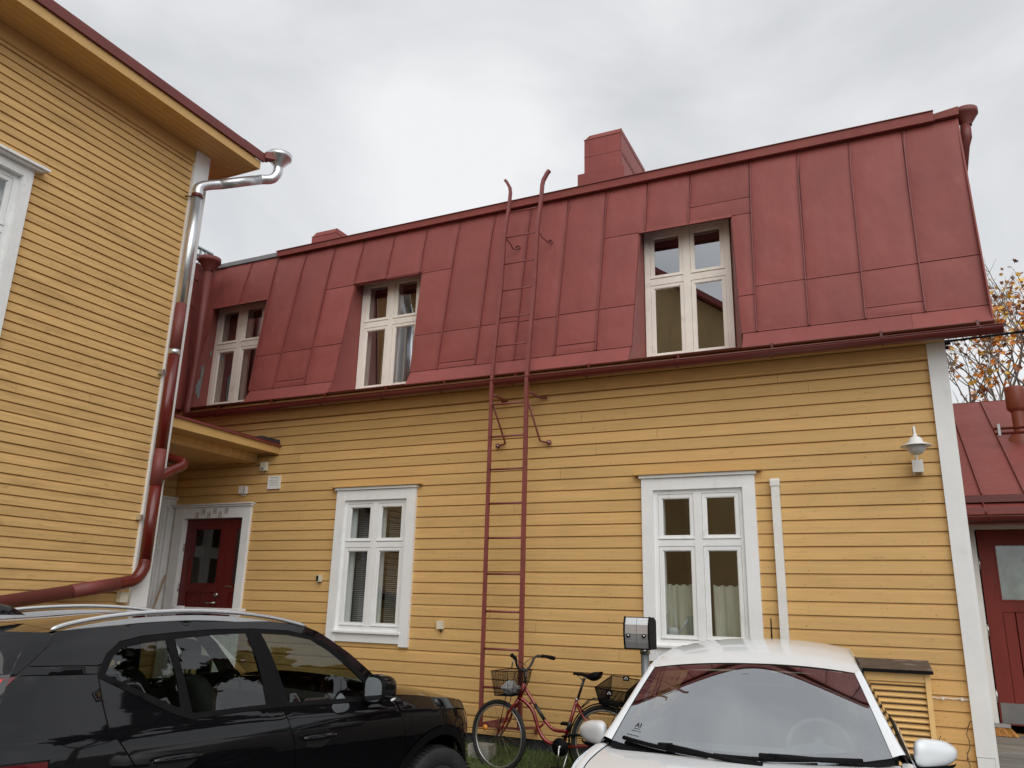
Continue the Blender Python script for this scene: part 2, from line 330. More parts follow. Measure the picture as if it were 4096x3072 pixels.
for i in range(15000):
    x = r.uniform(-5.2, -1.5); y = r.uniform(6.0, 7.76); z = bank(x, y)-.004
    if noise.noise(Vector((x*3, y*3, 4))) < -.32: continue
    hh = r.uniform(.025, .075)*(1+.7*max(0, noise.noise(Vector((x*2.2, y*2.2, 1))))); a = r.uniform(0, 6.28); w = r.uniform(.0022, .004); le = r.uniform(.0, .035); b = r.uniform(0, 6.28)
    dx, dy = math.cos(a)*w, math.sin(a)*w; lx, ly = math.cos(b)*le, math.sin(b)*le
    m.add([(x-dx, y-dy, z), (x+dx, y+dy, z), (x+dx*.6+lx*.4, y+dy*.6+ly*.4, z+hh*.6), (x-dx*.6+lx*.4, y-dy*.6+ly*.4, z+hh*.6), (x+lx, y+ly, z+hh)], [(0, 1, 2, 3), (3, 2, 4)])
put('grass', m, gm, base=(0, 0, 0), recalc=False, kind='stuff', label='short green grass along the foot of the yellow wall', category='grass')
leafm = [paint('autumn_leaf_'+n, c, .6, (9, 9, 9), .25, rand=.2) for n, c in (('orange', (.72, .24, .03)), ('yellow', (.80, .46, .06)), ('brown', (.30, .11, .04)))]
def leaf_shape(s):                        # five-lobed maple leaf outline
    pts = [(0, -.35), (.12, -.12), (.42, -.2), (.3, .03), (.5, .22), (.24, .2), (.22, .36), (.1, .3), (0, .6), (-.1, .3), (-.22, .36), (-.24, .2), (-.5, .22), (-.3, .03), (-.42, -.2), (-.12, -.12)]
    return [(0, .05, .02*s)]+[(p[0]*s, p[1]*s, (abs(p[0])*.18)*s) for p in pts], [(0, i+1, (i+1) % 16+1) for i in range(16)]
lm = []
for k in range(3):
    me = bpy.data.meshes.new('leaf'); v, f_ = leaf_shape(1); me.from_pydata(v, [], f_); me.materials.append(leafm[k]); lm.append(me)
for i in range(16):
    x = r.uniform(-4.2, -1.9); y = r.uniform(6.3, 7.5)
    o = bpy.data.objects.new('fallen_leaf', lm[i % 3]); col.objects.link(o); o.location = (x, y, bank(x, y)+.035); s = r.uniform(.05, .08); o.scale = (s, s, s)
    o.rotation_euler = (r.uniform(-.4, .4), r.uniform(-.4, .4), r.uniform(0, 6))
    o['label'] = 'small fallen autumn leaf lying in the grass by the yellow wall'; o['category'] = 'leaf'; o['group'] = 'fallen leaves in the grass'

# ================================================================== MAIN HOUSE (yellow boards below, red sheet mansard above)
H = thing('yellow_house', 'long yellow boarded house with a red sheet metal mansard roof and two chimneys', 'house', (-4, 7.8, 0))
FM = FX(7.795)
W1 = (-5.928, -5.034, 1.345, 2.838); W2 = (-2.122, -1.236, 1.345, 2.822)
DR = (-8.60, -7.505, .62, 2.70)
holes = [(W1[0]-.06, W1[1]+.06, 1.30, W1[3]+.05), (W2[0]-.06, W2[1]+.06, 1.30, W2[3]+.05), (DR[0], DR[1], .3, DR[3])]
boards(H, FM, M['yellow_x'], -8.79, .462, 2.372, .121, -16, 13, holes, ztop=3.93, seed=5)
put('board', MB().prism([(.02, .385), (0, .388), (0, .425), (.012, .4345), (.02, .4345)], FM, -7.4, .462), M['yellow_x'], H)
nl = MB(); r = random.Random(17)
for i in range(420):
    k = r.randrange(-15, 12); x = r.choice([-6.6, -4.4, -3.95, -3.2, -2.6, -.7, -.1, .25, -6.35, -5.0])+r.uniform(-.05, .05); z = 2.372+.121*k+r.choice((.025, .03, .075))+r.uniform(-.004, .004)
    if any(h[0] < x < h[1] and h[2] < z < h[3] for h in [(-6.1, -4.88, 1.15, 3.0), (-2.3, -1.05, 1.15, 3.0)]): continue
    w = r.uniform(.0025, .0045); nl.add([FM(x+w*math.cos(a), -.0022, z+w*math.sin(a)) for a in (0, 1.26, 2.5, 3.77, 5.03)], [(0, 1, 2, 3, 4)])
put('nail_heads', nl, paint('rusty_nail', (.16, .09, .045), .7, rand=0), H, recalc=False, kind='stuff')
wc = MB()                                   # wall core with real openings
def core(mb, f, u0, u1, z0, z1, hs, d0=.028, d1=.14):
    us = sorted({u0, u1}|{h[0] for h in hs}|{h[1] for h in hs})
    for a, b in zip(us[:-1], us[1:]):
        mid = (a+b)/2; hz = sorted([(h[2], h[3]) for h in hs if h[0] <= mid <= h[1]]); z = z0
        for (p, q) in hz:
            if p > z: wbox(mb, f, a, b, d0, d1, z, p)
            z = q
        if z < z1: wbox(mb, f, a, b, d0, d1, z, z1)
core(wc, FM, -8.95, .57, .38, 4.14, [(W1[0], W1[1], 1.33, W1[3]), (W2[0], W2[1], 1.33, W2[3]), (-8.558, -7.512, .62, 2.675)])
wc.box(.575, .583, 7.83, 15.5, .38, 4.2); wc.box(-9, .57, 15.4, 15.5, .38, 6.4)
put('wall', wc, M['yellow_trim'], H)
put('plinth', MB().box(-8.95, .56, 7.82, 15.3, -.1, .384), M['plinth'], H)
cb = MB(); wbox(cb, FM, .462, .588, -.04, .03, .60, 4.06); wbox(cb, FM, .464, .586, -.038, .03, .25, .597)
cb.box(.588, .612, 7.758, 7.88, .25, 4.06)
put('corner_board', cb, M['white'], H)
fz = MB(); wbox(fz, FM, -8.79, .462, -.022, .02, 3.93, 4.055); fz.prism([(-.022, 3.918), (-.034, 3.924), (-.034, 3.94), (-.022, 3.95), (.02, 3.95), (.02, 3.918)], FM, -8.79, .4615)
put('frieze', fz, M['yellow_trim'], H)
for i in range(3): put('soffit_board', MB().box(-8.7, .61, 7.592+.06*i, 7.649+.06*i, 4.062, 4.08), M['yellow_trim'], H)
put('fascia', MB().box(-8.7, .97, 7.565, 7.590, 4.05, 4.12), M['yellow_trim'], H)
put('eave_edge', MB().box(-8.7, .99, 7.49, 7.60, 4.127, 4.134), M['seam'], H)

wa = window(H, FM, *W1, 2.312, M['white'], M['glass'], casing=(.115, 1.19), cap=M['yellow_trim'])
wb = window(H, FM, *W2, 2.297, M['white'], M['glass_mid'], casing=(.113, 1.19), cap=M['yellow_trim'])
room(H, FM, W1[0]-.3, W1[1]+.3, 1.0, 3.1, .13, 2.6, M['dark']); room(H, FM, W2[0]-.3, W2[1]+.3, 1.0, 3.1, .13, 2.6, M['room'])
# mansard plane
MY = lambda z: 7.61+(z-4.36)*.34/2.02
MN = Vector((0, -2.02, .34)).normalized()
def mpt(x, z, off=0.0): return Vector((x, MY(z), z))+MN*off
# bays: left x at bottom/top, right x at bottom/top, z levels
def bay(xl, xr, zs, xlt=None, xrt=None, zb=None, zt=None):
    """xl, xr at zs[0]; xlt, xrt at zs[-1]"""
    xlt = xl if xlt is None else xlt; xrt = xr if xrt is None else xrt; Z0, Z1 = zs[0], zs[-1]
    for a, b in zip(zs[:-1], zs[1:]):
        ta, tb = (a-Z0)/(Z1-Z0), (b-Z0)/(Z1-Z0); g = .003
        la, lb = xl+(xlt-xl)*ta+g, xl+(xlt-xl)*tb+g; ra, rb = xr+(xrt-xr)*ta-g, xr+(xrt-xr)*tb-g
        sd_ = rnd.uniform(0, 99); nu_, nv_ = max(4, int((ra-la)/.06)), max(3, int((b-a)/.08))
        def sf_(u, v):
            z = a+g+(b-a-2*g)*v; x = (la+(ra-la)*u)+((lb+(rb-lb)*u)-(la+(ra-la)*u))*v
            ed = min(1, min(u, 1-u)*(ra-la)/.10); ez = min(1, min(v, 1-v)*(b-a)/.06)
            q = .009*(ed*(2-ed))*(ez*(2-ez))+.006*noise.noise(Vector((x*1.3+sd_, z*2.4, sd_)))*ed
            return mpt(x, z, q)
        m = MB().grid(sf_, nu_, nv_)
        m.slab([mpt(la, a+g, -.001), mpt(ra, a+g, -.001), mpt(rb, b-g, -.001), mpt(lb, b-g, -.001)], MN, .011)
        m.slab([mpt(la+.001, a+g-.001, .005), mpt(ra-.001, a+g-.001, .005), mpt(ra-.001, a+g+.014, .005), mpt(la+.001, a+g+.014, .005)], MN, .0045)
        put('roof_panel', m, M['roof'], H, recalc=False)
    put('roof_underlay', MB().slab([mpt(xl-.01, Z0-.01, -.013), mpt(xr+.01, Z0-.01, -.013), mpt(xrt+.01, Z1+.01, -.013), mpt(xlt-.01, Z1+.01, -.013)], MN, .01), M['seam'], H)
ZF, ZT = 4.31, 6.41
bay(-8.60, -8.10, [5.72, ZT]); bay(-8.10, -7.60, [5.72, ZT])
bay(-7.49, -7.075, [ZF, 4.82, ZT], xlt=-7.595); bay(-7.075, -6.57, [ZF, 4.40, 4.825, ZT])
bay(-6.57, -6.133, [ZF, 4.84, 5.70], xrt=-6.10); bay(-6.57, -6.10, [5.70, ZT])
bay(-6.10, -5.60, [5.70, ZT]); bay(-5.60, -5.10, [5.69, ZT])
bay(-5.0, -4.615, [ZF, 4.80, 5.69], xlt=-5.062); bay(-5.10, -4.61, [5.69, ZT])
bay(-4.615, -4.11, [ZF, 4.385, 4.80, ZT]); bay(-4.11, -3.62, [ZF, 4.81, ZT]); bay(-3.62, -3.125, [ZF, 4.795, ZT])
bay(-3.125, -2.65, [ZF, 4.42, 4.81, ZT]); bay(-2.65, -2.262, [ZF, 4.81, 5.725], xrt=-2.22); bay(-2.65, -2.15, [5.725, ZT])
bay(-2.15, -1.66, [5.725, ZT]); bay(-1.66, -1.015, [5.725, 5.93, ZT])
bay(-1.14, -.99, [ZF, 4.735, 5.725], xlt=-1.215, xrt=-1.02); bay(-.985, -.505, [ZF, 4.825, ZT], xlt=-1.015, xrt=-.515)
bay(-.505, -.012, [ZF, 4.82, ZT]); bay(-.012, .484, [ZF, 4.425, 4.825, ZT]); bay(.484, .985, [ZF, 4.83, ZT])
def seam(x0, z0, x1, z1, top=True):
    m = MB(); n = 7; P = []
    for i in range(n+1):
        t = i/n; z = z0+(z1-z0)*t; x = x0+(x1-x0)*t+rnd.uniform(-.002, .002); h = .028
        lean = 0
        if top and z > ZT-.34: k = (z-(ZT-.34))/.34; lean = .028*k; h = .024-.014*k
        P.append((x, z, h, lean))
    for (x, z, h, l), (X, Z, hh, ll) in zip(P[:-1], P[1:]):
        a = [mpt(x-.006, z), mpt(x+.006, z), mpt(X+.006, Z), mpt(X-.006, Z), mpt(x-.005+l, z, h), mpt(x+.004+l, z, h), mpt(X+.004+ll, Z, hh), mpt(X-.005+ll, Z, hh)]
        m.hexa(a)
    put('standing_seam', m, M['seam'], H)
for a in [(-8.10, 5.73, -8.10, 6.40), (-7.495, 4.31, -7.6, 6.40), (-7.075, 4.31, -7.08, 6.4), (-6.57, 4.31, -6.58, 6.4), (-6.10, 5.7, -6.09, 6.4), (-5.60, 5.7, -5.6, 6.4), (-5.08, 5.7, -5.1, 6.4),
          (-4.615, 4.31, -4.61, 6.4), (-4.11, 4.31, -4.11, 6.4), (-3.62, 4.31, -3.61, 6.4), (-3.13, 4.31, -3.11, 6.4), (-2.655, 4.31, -2.63, 6.4), (-2.15, 5.73, -2.14, 6.4), (-1.66, 5.73, -1.65, 6.4),
          (-.988, 4.31, -1.01, 6.4), (-.505, 4.31, -.52, 6.4), (-.012, 4.31, -.01, 6.4), (.484, 4.31, .49, 6.4)]: seam(*a)
# flared apron under the fold
A0 = lambda x: Vector((x, MY(4.305)-.004, 4.305)); A1 = lambda x: Vector((x, 7.50, 4.136)); AN = (A1(0)-A0(0)).cross(Vector((1, 0, 0))).normalized()*-1
if AN.y > 0: AN = -AN
for a, b in [(-7.485, -6.14), (-4.985, -3.152), (-3.15, -2.27), (-1.125, .362), (.364, .985)]:
    bl = b
    put('roof_apron', MB().slab([A0(a), A0(bl), A1(bl+(.01 if b == -6.14 else 0)), A1(a-(.0))], AN, .012), M['roof'], H)
# window recesses of the mansard
UW = [(-8.755, -7.80), (-6.135, -5.18), (-2.235, -1.28)]
OP = [(-8.60, -7.49, -8.60, -7.60), (-6.14, -4.99, -6.10, -5.06), (-2.27, -1.13, -2.22, -1.22)]
for (u0, u1), (bl, br, tl, tr) in zip(UW, OP):
    zt = 5.72; m = MB()
    cheek = lambda xb, xt, xf: (lambda u, v: (lambda z: ((xb+(xt-xb)*v)*(1-u)+xf*u, ((MY(z)+.004) if z > 4.305 else 7.52+(z-4.142)/.163*.083)*(1-u)+8.1*u, z*(1-u)+(4.25+1.61*v)*u))(4.142+1.578*v))
    put('recess_cheek', MB().grid(cheek(bl, tl, u0-.008), 4, 14), M['roof'], H, recalc=False)
    put('recess_cheek', MB().grid(cheek(br, tr, u1+.008), 4, 14), M['roof'], H, recalc=False)
    put('recess_soffit', MB().add([(tl-.02, MY(zt)+.004, zt+.002), (tr+.02, MY(zt)+.004, zt+.002), (tr+.03, 8.1, 5.86), (min(tl, u0)-.02, 8.1, 5.86)], [(0, 1, 2, 3)]), M['seam'], H, recalc=False)
    hd = MB().slab([mpt(tl-.015, zt-.012, .012), mpt(tr+.012, zt-.012, .012), mpt(tr+.012, zt+.02, .012), mpt(tl-.015, zt+.02, .012)], MN, .011)
    put('recess_drip_edge', hd, M['roof'], H)
    put('recess_sill', MB().hexa([(bl, 7.49, 4.126), (br, 7.49, 4.126), (br, 8.08, 4.235), (bl, 8.08, 4.235), (bl, 7.49, 4.140), (br, 7.49, 4.140), (br, 8.08, 4.25), (bl, 8.08, 4.25)]), M['seam'], H)
    FU = FX(8.075)
    window(H, FU, u0, u1, 4.252, 5.845, 5.2, M['cream'], M['glass_up'], border=.064, mul=.08, tr=.075)
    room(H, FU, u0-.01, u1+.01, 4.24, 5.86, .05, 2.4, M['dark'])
# zinc patch where paint has flaked, by the leftmost upper window
zp = MB(); r = random.Random(11)
def blob(cx, cz, rx, rz, n=26, tail=None):
    ring = []
    for k in range(n):
        a = 2*math.pi*k/n; q = 1+.35*noise.noise(Vector((math.cos(a)*1.6+cx*9, math.sin(a)*1.6+cz*9, 2)))+r.uniform(-.12, .12)
        ring.append((cx+math.cos(a)*rx*q, cz+math.sin(a)*rz*q))
    return ring
def on_cheek(y, z, off):
    v = (z-4.142)/1.578; yf = MY(z)+.004; u = (y-yf)/(8.1-yf); return (-8.60*(1-u)-8.763*u+off, y, z*(1-u)+(4.25+1.61*v)*u)
    yf = 7.52+.325*(z-4.14)/1.58; t = (y-yf)/(8.1-yf); return (-8.60-.163*t+off, y, z)
for cy, cz, ry, rz_ in [(7.79, 4.50, .065, .11), (7.83, 4.68, .035, .14), (7.82, 4.37, .035, .06), (7.99, 5.0, .03, .05), (7.78, 4.78, .014, .03), (7.95, 5.25, .014, .03)]:
    ring = blob(cy, cz, ry, rz_); zp.add([on_cheek(y, z, .006) for y, z in ring], [tuple(range(len(ring)))])
put('flaked_paint_patch', zp, M['zincpatch'], H, recalc=False)

# top edge, upper roof and zinc gutter at the left
put('roof_edge_band', MB().hexa([(-7.56, 7.885, 6.385), (.78, 7.885, 6.395), (.78, 8.0, 6.41), (-7.56, 8.0, 6.40), (-7.56, 7.875, 6.455), (.78, 7.875, 6.492), (.78, 8.0, 6.53), (-7.56, 8.0, 6.49)]), M['roof'], H)
put('roof_edge_lip', MB().hexa([(-7.57, 7.862, 6.457), (.783, 7.862, 6.494), (.783, 8.2, 6.54), (-7.57, 8.2, 6.50), (-7.57, 7.862, 6.463), (.783, 7.862, 6.501), (.783, 8.2, 6.55), (-7.57, 8.2, 6.51)]), M['seam'], H)
put('roof_edge_band', MB().hexa([(.783, 7.90, 6.41), (1.0, 7.90, 6.42), (1.0, 8.1, 6.42), (.783, 8.1, 6.41), (.783, 7.89, 6.47), (1.0, 7.89, 6.50), (1.0, 8.1, 6.55), (.783, 8.1, 6.52)]), M['roof'], H)
put('roof_edge_band', MB().hexa([(-8.8, 7.93, 6.415), (-7.56, 7.93, 6.415), (-7.56, 8.05, 6.43), (-8.8, 8.05, 6.43), (-8.8, 7.92, 6.47), (-7.56, 7.92, 6.47), (-7.56, 8.05, 6.49), (-8.8, 8.05, 6.49)]), M['galvdull'], H)
put('upper_roof', MB().add([(-9.6, 7.95, 6.42), (.98, 7.95, 6.42), (.98, 11.6, 7.05), (-9.6, 11.6, 7.05), (-9.6, 15.4, 6.42), (.98, 15.4, 6.42)], [(0, 1, 2, 3), (3, 2, 5, 4)]), M['roof'], H, recalc=False)
put('verge_flashing', MB().hexa([(.975, 7.50, 4.125), (.988, 7.50, 4.125), (.988, 7.64, 4.125), (.975, 7.64, 4.125), (.975, 7.957, 6.42), (.988, 7.957, 6.42), (.988, 8.10, 6.42), (.975, 8.10, 6.42)]), M['roof'], H)
put('gable_wall', MB().add([(.58, 7.70, 4.1), (.58, 8.0, 6.42), (.58, 11.6, 7.03), (.58, 15.4, 6.42), (.58, 15.4, 4.1)], [(0, 1, 2, 3, 4)]), M['yellow_trim'], H, recalc=False)
# eave gutter and its brackets
def gutter(parent, x0, x1, y, z, rad, mat, fall=0.0, n=18):
    m = MB(); arc = [math.pi+math.pi*k/10 for k in range(11)]
    outer = [(math.cos(a)*rad, math.sin(a)*rad) for a in arc]; inner = [(math.cos(a)*(rad-.004), math.sin(a)*(rad-.004)) for a in reversed(arc)]
    prof = outer+inner
    for i in range(n):
        a, b = x0+(x1-x0)*i/n, x0+(x1-x0)*(i+1)/n
        za, zb = z+fall*i/n, z+fall*(i+1)/n
        vs = [(a, y+p, za+q) for p, q in prof]+[(b, y+p, zb+q) for p, q in prof]; k = len(prof)
        m.add(vs, [(j, j+k, (j+1) % k+k, (j+1) % k) for j in range(k)], True)
    for x in (x0, x1): m.add([(x, y+p, z+(fall if x == x1 else 0)+q) for p, q in outer], [tuple(range(11))])
    m.tube([(x0, y-rad, z), (x1, y-rad, z+fall)], .007, 6)
    return put('eave_gutter', m, mat, parent)
gu = gutter(H, -8.36, 1.03, 7.43, 4.02, .062, M['redgutter'], .03)
for x in (-7.9, -7.0, -6.15, -5.25, -4.45, -3.55, -2.7, -1.75, -.85, .1, .86):
    z = 4.02+.03*(x+8.36)/9.39; m = MB()
    m.tube([(x, 7.43+math.cos(a)*.067, z+math.sin(a)*.067) for a in [math.pi*(.97+1.06*k/10) for k in range(11)]], .006, 4, sx=1.8)
    m.box(x-.012, x+.012, 7.494, 7.564, z+.085, z+.10)
    m.box(x-.010, x+.010, 7.488, 7.494, z-.01, z+.10)
    put('gutter_bracket', m, M['redgutter'], gu)
# chimneys
def chim(x0, x1, y0, y1, z0, z1, peak, base=None, capc=.0):
    m = MB().box(x0, x1, y0, y1, z0, z1)
    c = .07
    m.hexa([(x0, y0, z1), (x1, y0, z1), (x1, y1, z1), (x0, y1, z1), (x0+c, y0+.02, peak), (x1, y0+.02, peak), (x1, y1, peak), (x0+c, y1, peak)])
    o = put('chimney', m, M['roof'], H)
    put('cap_fold', MB().box(x0-.006, x1+.006, y0-.006, y1+.006, z1-.006, z1+.004), M['seam'], o)
    for z in (z0+.75, z1-.28): put('sheet_joint', MB().box(x0-.003, x1+.003, y0-.003, y1+.003, z, z+.005), M['seam'], o)
    put('edge_fold', MB().box(x1-.003, x1+.006, y0-.006, y0+.004, z0+.2, peak-.01), M['seam'], o)
    if base: put('chimney_base', MB().box(base[0], base[1], y0-.05, y1+.05, z0, base[2]), M['roof'], o)
    return o
c = chim(-3.393, -2.853, 9.25, 10.45, 6.5, 8.03, 8.10, base=(-3.474, -2.80, 7.475))
put('chimney_seam', MB().box(-2.853, -2.846, 9.26, 10.4, 7.7, 7.71), M['seam'], c)
chim(-8.463, -7.955, 9.6, 10.5, 6.5, 7.635, 7.715)
# drain funnel at the right end
def funnel(parent, cx, cy, zt, mat, rt, rn, h1, h2, name='rain_funnel'):
    m = MB().lathe([(0, zt-.03), (rt*.9, zt-.02), (rt*.97, zt), (rt, zt), (rt, zt-h1), (rt*.93, zt-h1-.01), (rn*1.05, zt-h1-h2), (rn, zt-h1-h2-.02)], lambda x, y, h: (cx+x, cy+y, h), 28)
    return put(name, m, mat, parent)
fu = funnel(H, 1.07, 8.06, 6.53, M['redfaded'], .115, .048, .05, .10)
put('downpipe', MB().tube([(1.06, 8.06, 6.37), (1.055, 8.06, 6.23), (1.03, 8.1, 6.16), (.99, 8.3, 5.9), (.9, 8.7, 5.6)], .048, 12), M['redfaded'], fu)
# inner corner drain
fu = funnel(H, -8.505, 7.56, 6.375, M['redfaded'], .155, .062, .06, .115)
put('downpipe', MB().tube([(-8.505, 7.56, 6.19), (-8.51, 7.56, 4.80), (-8.47, 7.50, 4.12), (-8.46, 7.49, 4.02)], .052, 14), M['redfaded'], fu)

# wing behind the porch: wall and mansard facing right
FW = FY(-8.80)
wm = MB(); core(wm, FW, 6.0, 7.9, .3, 4.3, [(6.80, 7.685, 1.345, 2.82)]); put('wall', wm, M['yellow_trim'], H)
boards(H, FW, M['yellow_y'], 6.02, 7.79, 2.372, .121, -16, 16, [(6.72, 7.80, 1.3, 2.93)], seed=9)
window(H, FW, 6.80, 7.685, 1.345, 2.82, 2.28, M['white'], M['glass'], casing=(.112, 1.19), cap=M['yellow_trim'])
room(H, FW, 6.7, 7.75, 1.2, 3, .06, 1.2, M['dark'])
for (y0, y1, z0, z1) in [(7.0, 7.62, 4.14, 5.71), (7.0, 7.66, 5.72, 6.14), (7.0, 7.72, 6.15, 6.42), (6.3, 6.99, 4.14, 5.5), (6.3, 6.99, 5.51, 6.42)]:
    wx = lambda z: -8.66-(z-4.14)*.10
    put('roof_panel', MB().slab([(wx(z0), y0, z0), (wx(z0), y1, z0), (wx(z1), y1, z1), (wx(z1), y0, z1)], (1, 0, .1), .012), M['roof'], H)
put('roof_underlay', MB().add([(-8.68, 6.1, 4.1), (-8.68, 7.62, 4.1), (-8.90, 7.98, 6.43), (-8.90, 6.1, 6.43)], [(0, 1, 2, 3)]), M['seam'], H, recalc=False)
put('roof_panel', MB().add([(-8.665, 7.60, 4.14), (-8.60, 7.6, 4.14), (-8.60, 7.845, 5.72), (-8.60, 7.96, 6.42), (-8.90, 7.96, 6.42)], [(0, 1, 2, 3, 4)]), M['roof'], H, recalc=False)
put('roof_edge_band', MB().hexa([(-8.82, 6.2, 6.42), (-8.74, 6.2, 6.42), (-8.74, 7.93, 6.42), (-8.82, 7.93, 6.42), (-8.84, 6.2, 6.475), (-8.72, 6.2, 6.475), (-8.72, 7.93, 6.475), (-8.84, 7.93, 6.475)]), M['galvdull'], H)
sg = MB()
for i in range(14): sg.box(-10.9+i*.0, -10.86, 8.1+i*.11, 8.13+i*.11, 7.3, 7.78)
for z in (7.32, 7.55, 7.77): sg.box(-10.92, -10.84, 8.0, 9.7, z, z+.025)
sg.box(-10.92, -10.6, 8.0, 9.7, 7.24, 7.29)
put('snow_guard', sg, M['galvdull'], H)


# ------------------------------------------------------------------ entrance door with its white frame
D = MB(); f = FM
wbox(D, f, -8.72, -8.555, -.035, .10, .62, 2.815); wbox(D, f, -7.515, -7.395, -.035, .10, .62, 2.815); wbox(D, f, -8.555, -7.515, -.033, .10, 2.672, 2.815)
wbox(D, f, -8.76, -7.375, -.06, .02, 2.817, 2.84); wbox(D, f, -8.78, -7.36, -.085, .02, 2.842, 2.856)
frm = put('door_frame', D, M['white'], H)
def door_leaf(u0, u1, g0, g1, parent, planks, f, z0=.62, z1=2.668, gz0=1.83, gz1=2.545, d=.045, mat='reddoor', inset=.018, kick=0):
    m = MB()
    wbox(m, f, u0, g0, d, d+.045, z0, z1); wbox(m, f, g1, u1, d, d+.045, z0, z1); wbox(m, f, g0, g1, d, d+.045, gz1, z1); wbox(m, f, g0, g1, d, d+.045, gz0-.10, gz0)
    wbox(m, f, g0, g1, d, d+.045, z0, z0+.16+kick)
    wbox(m, f, g0-.0, g0+.014, d-.006, d+.03, gz0, gz1); wbox(m, f, g1-.014, g1, d-.006, d+.03, gz0, gz1)
    wbox(m, f, g0+.014, g1-.014, d-.006, d+.03, gz1-.014, gz1); wbox(m, f, g0+.014, g1-.014, d-.006, d+.03, gz0, gz0+.014)
    L_ = put('door_leaf', m, M[mat], parent)
    n = planks; w = (g1-g0)/n
    for i in range(n): put('door_plank', MB().prism([(g0+i*w+.0025, d+.022), (g0+i*w+.006, d+.012), (g0+(i+1)*w-.006, d+.012), (g0+(i+1)*w-.0025, d+.022), (g0+(i+1)*w-.0025, d+.03), (g0+i*w+.0025, d+.03)], lambda z, a, b: f(a, b, z), z0+.16+kick, gz0-.10), M[mat], L_)
    put('pane', MB().add([f(g0, d+.02, gz0), f(g1, d+.02, gz0), f(g1, d+.02, gz1), f(g0, d+.02, gz1)], [(0, 1, 2, 3)]), M['glass'], L_, recalc=False)
    return L_
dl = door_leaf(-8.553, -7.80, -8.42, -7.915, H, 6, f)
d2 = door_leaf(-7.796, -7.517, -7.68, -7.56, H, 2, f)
k = MB().tube([f(-7.876, .045, 1.70), f(-7.876, .02, 1.70)], .026, 12); k.tube([f(-7.87, .045, 1.60), f(-7.87, -.01, 1.60)], .015, 10); k.tube([f(-7.87, -.01, 1.60), f(-7.99, -.01, 1.60)], .010, 8); 
put('door_handle', k, M['steel'], dl)
put('letter_slot', MB().box(-7.74, -7.64, 7.795+.035, 7.795+.046, 1.798, 1.815), M['steel'], d2)
for z in (2.30, 1.78, .9): put('hinge', MB().tube([f(-8.556, .03, z-.05), f(-8.556, .03, z+.05)], .010, 8), M['steel'], dl)
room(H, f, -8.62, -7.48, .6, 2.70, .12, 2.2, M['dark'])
for s, x, z in [('3', -8.305, 2.715), ('10', -8.202, 2.757), ('4', -8.098, 2.717), ('11', -7.998, 2.760), ('5', -7.899, 2.719), ('12', -7.798, 2.762)]:
    w = .034; p = MB().box(x-w, x+w, 7.7545, 7.7595, z-.037, z+.037)
    pl = put('number_plate', p, M['whiteplastic'], frm)
    b = MB()
    for (a, c_, d_, e_) in ((x-w+.004, x+w-.004, z+.031, z+.034), (x-w+.004, x+w-.004, z-.034, z-.031), (x-w+.004, x-w+.007, z-.031, z+.031), (x+w-.007, x+w-.004, z-.031, z+.031)): b.box(a, c_, 7.7530, 7.7543, d_, e_)
    mesh_text(s, .060 if len(s) == 1 else .054, lambda tx, ty, x=x, z=z: (x+tx*.8, 7.7528, z+ty*1.0), b)
    mesh_text(s, .060 if len(s) == 1 else .054, lambda tx, ty, x=x, z=z: (x+tx*.8+.0025, 7.7526, z+ty*1.0), b)
    put('numeral', b, M['text'], pl, recalc=False)

# ------------------------------------------------------------------ porch canopy and balustrade
P = thing('porch_canopy', 'flat yellow porch canopy with a red metal edge over the red double door', 'canopy', (-7.9, 6.9, 3.4))
m = MB(); m.box(-7.075, -7.05, 6.02, 7.79, 3.474, 3.60); put('fascia', m, M['yellow_trim'], P)
m = MB(); m.box(-7.40, -7.076, 6.02, 7.79, 3.488, 3.50); put('soffit', m, M['yellow_trim'], P)
for i in range(34):
    y = 6.03+i*.0515; put('cladding_strip', MB().box(-7.405, -7.390, y, y+.0485, 3.375, 3.487), M['yellow_y'], P)
put('beam', MB().box(-7.60, -7.406, 6.02, 7.785, 3.372, 3.487), M['yellow_trim'], P)
put('ceiling', MB().box(-8.79, -7.41, 6.0, 7.785, 3.388, 3.398), M['yellow_trim'], P)
m = MB(); m.hexa([(-8.79, 6.0, 3.602), (-7.035, 6.0, 3.602), (-7.035, 7.785, 3.602), (-8.79, 7.785, 3.66), (-8.79, 6.0, 3.76), (-7.03, 6.0, 3.612), (-7.03, 7.785, 3.608), (-8.79, 7.785, 3.80)])
put('roof', m, M['roof'], P)
put('wall_flashing', MB().prism([(7.36, 3.611), (7.45, 3.65), (7.786, 3.655), (7.786, 3.609)], lambda u, a, b: (u, a, b), -7.9, -7.05), M['plinth'], P)
put('drip_edge', MB().hexa([(-7.045, 6.0, 3.585), (-7.022, 6.0, 3.585), (-7.022, 7.79, 3.563), (-7.045, 7.79, 3.563), (-7.045, 6.0, 3.61), (-7.022, 6.0, 3.61), (-7.022, 7.79, 3.588), (-7.045, 7.79, 3.588)]), M['redfaded'], P)
B = thing('porch_balustrade', 'white boarded balustrade and sloping handrail in front of the red double door', 'balustrade', (-7.6, 7.4, 0))
put('top_rail', MB().box(-8.08, -7.0, 7.33, 7.45, 1.522, 1.546), M['white'], B)
for i in range(10): put('board', MB().box(-8.06+i*.105, -8.06+i*.105+.10, 7.37, 7.39, .55, 1.52), M['white'], B)
put('handrail', MB().hexa([(-7.95, 7.3, 1.53), (-7.83, 7.3, 1.53), (-7.63, 6.2, 1.0), (-7.75, 6.2, 1.0), (-7.95, 7.3, 1.56), (-7.83, 7.3, 1.56), (-7.63, 6.2, 1.03), (-7.75, 6.2, 1.03)]), M['white'], B)
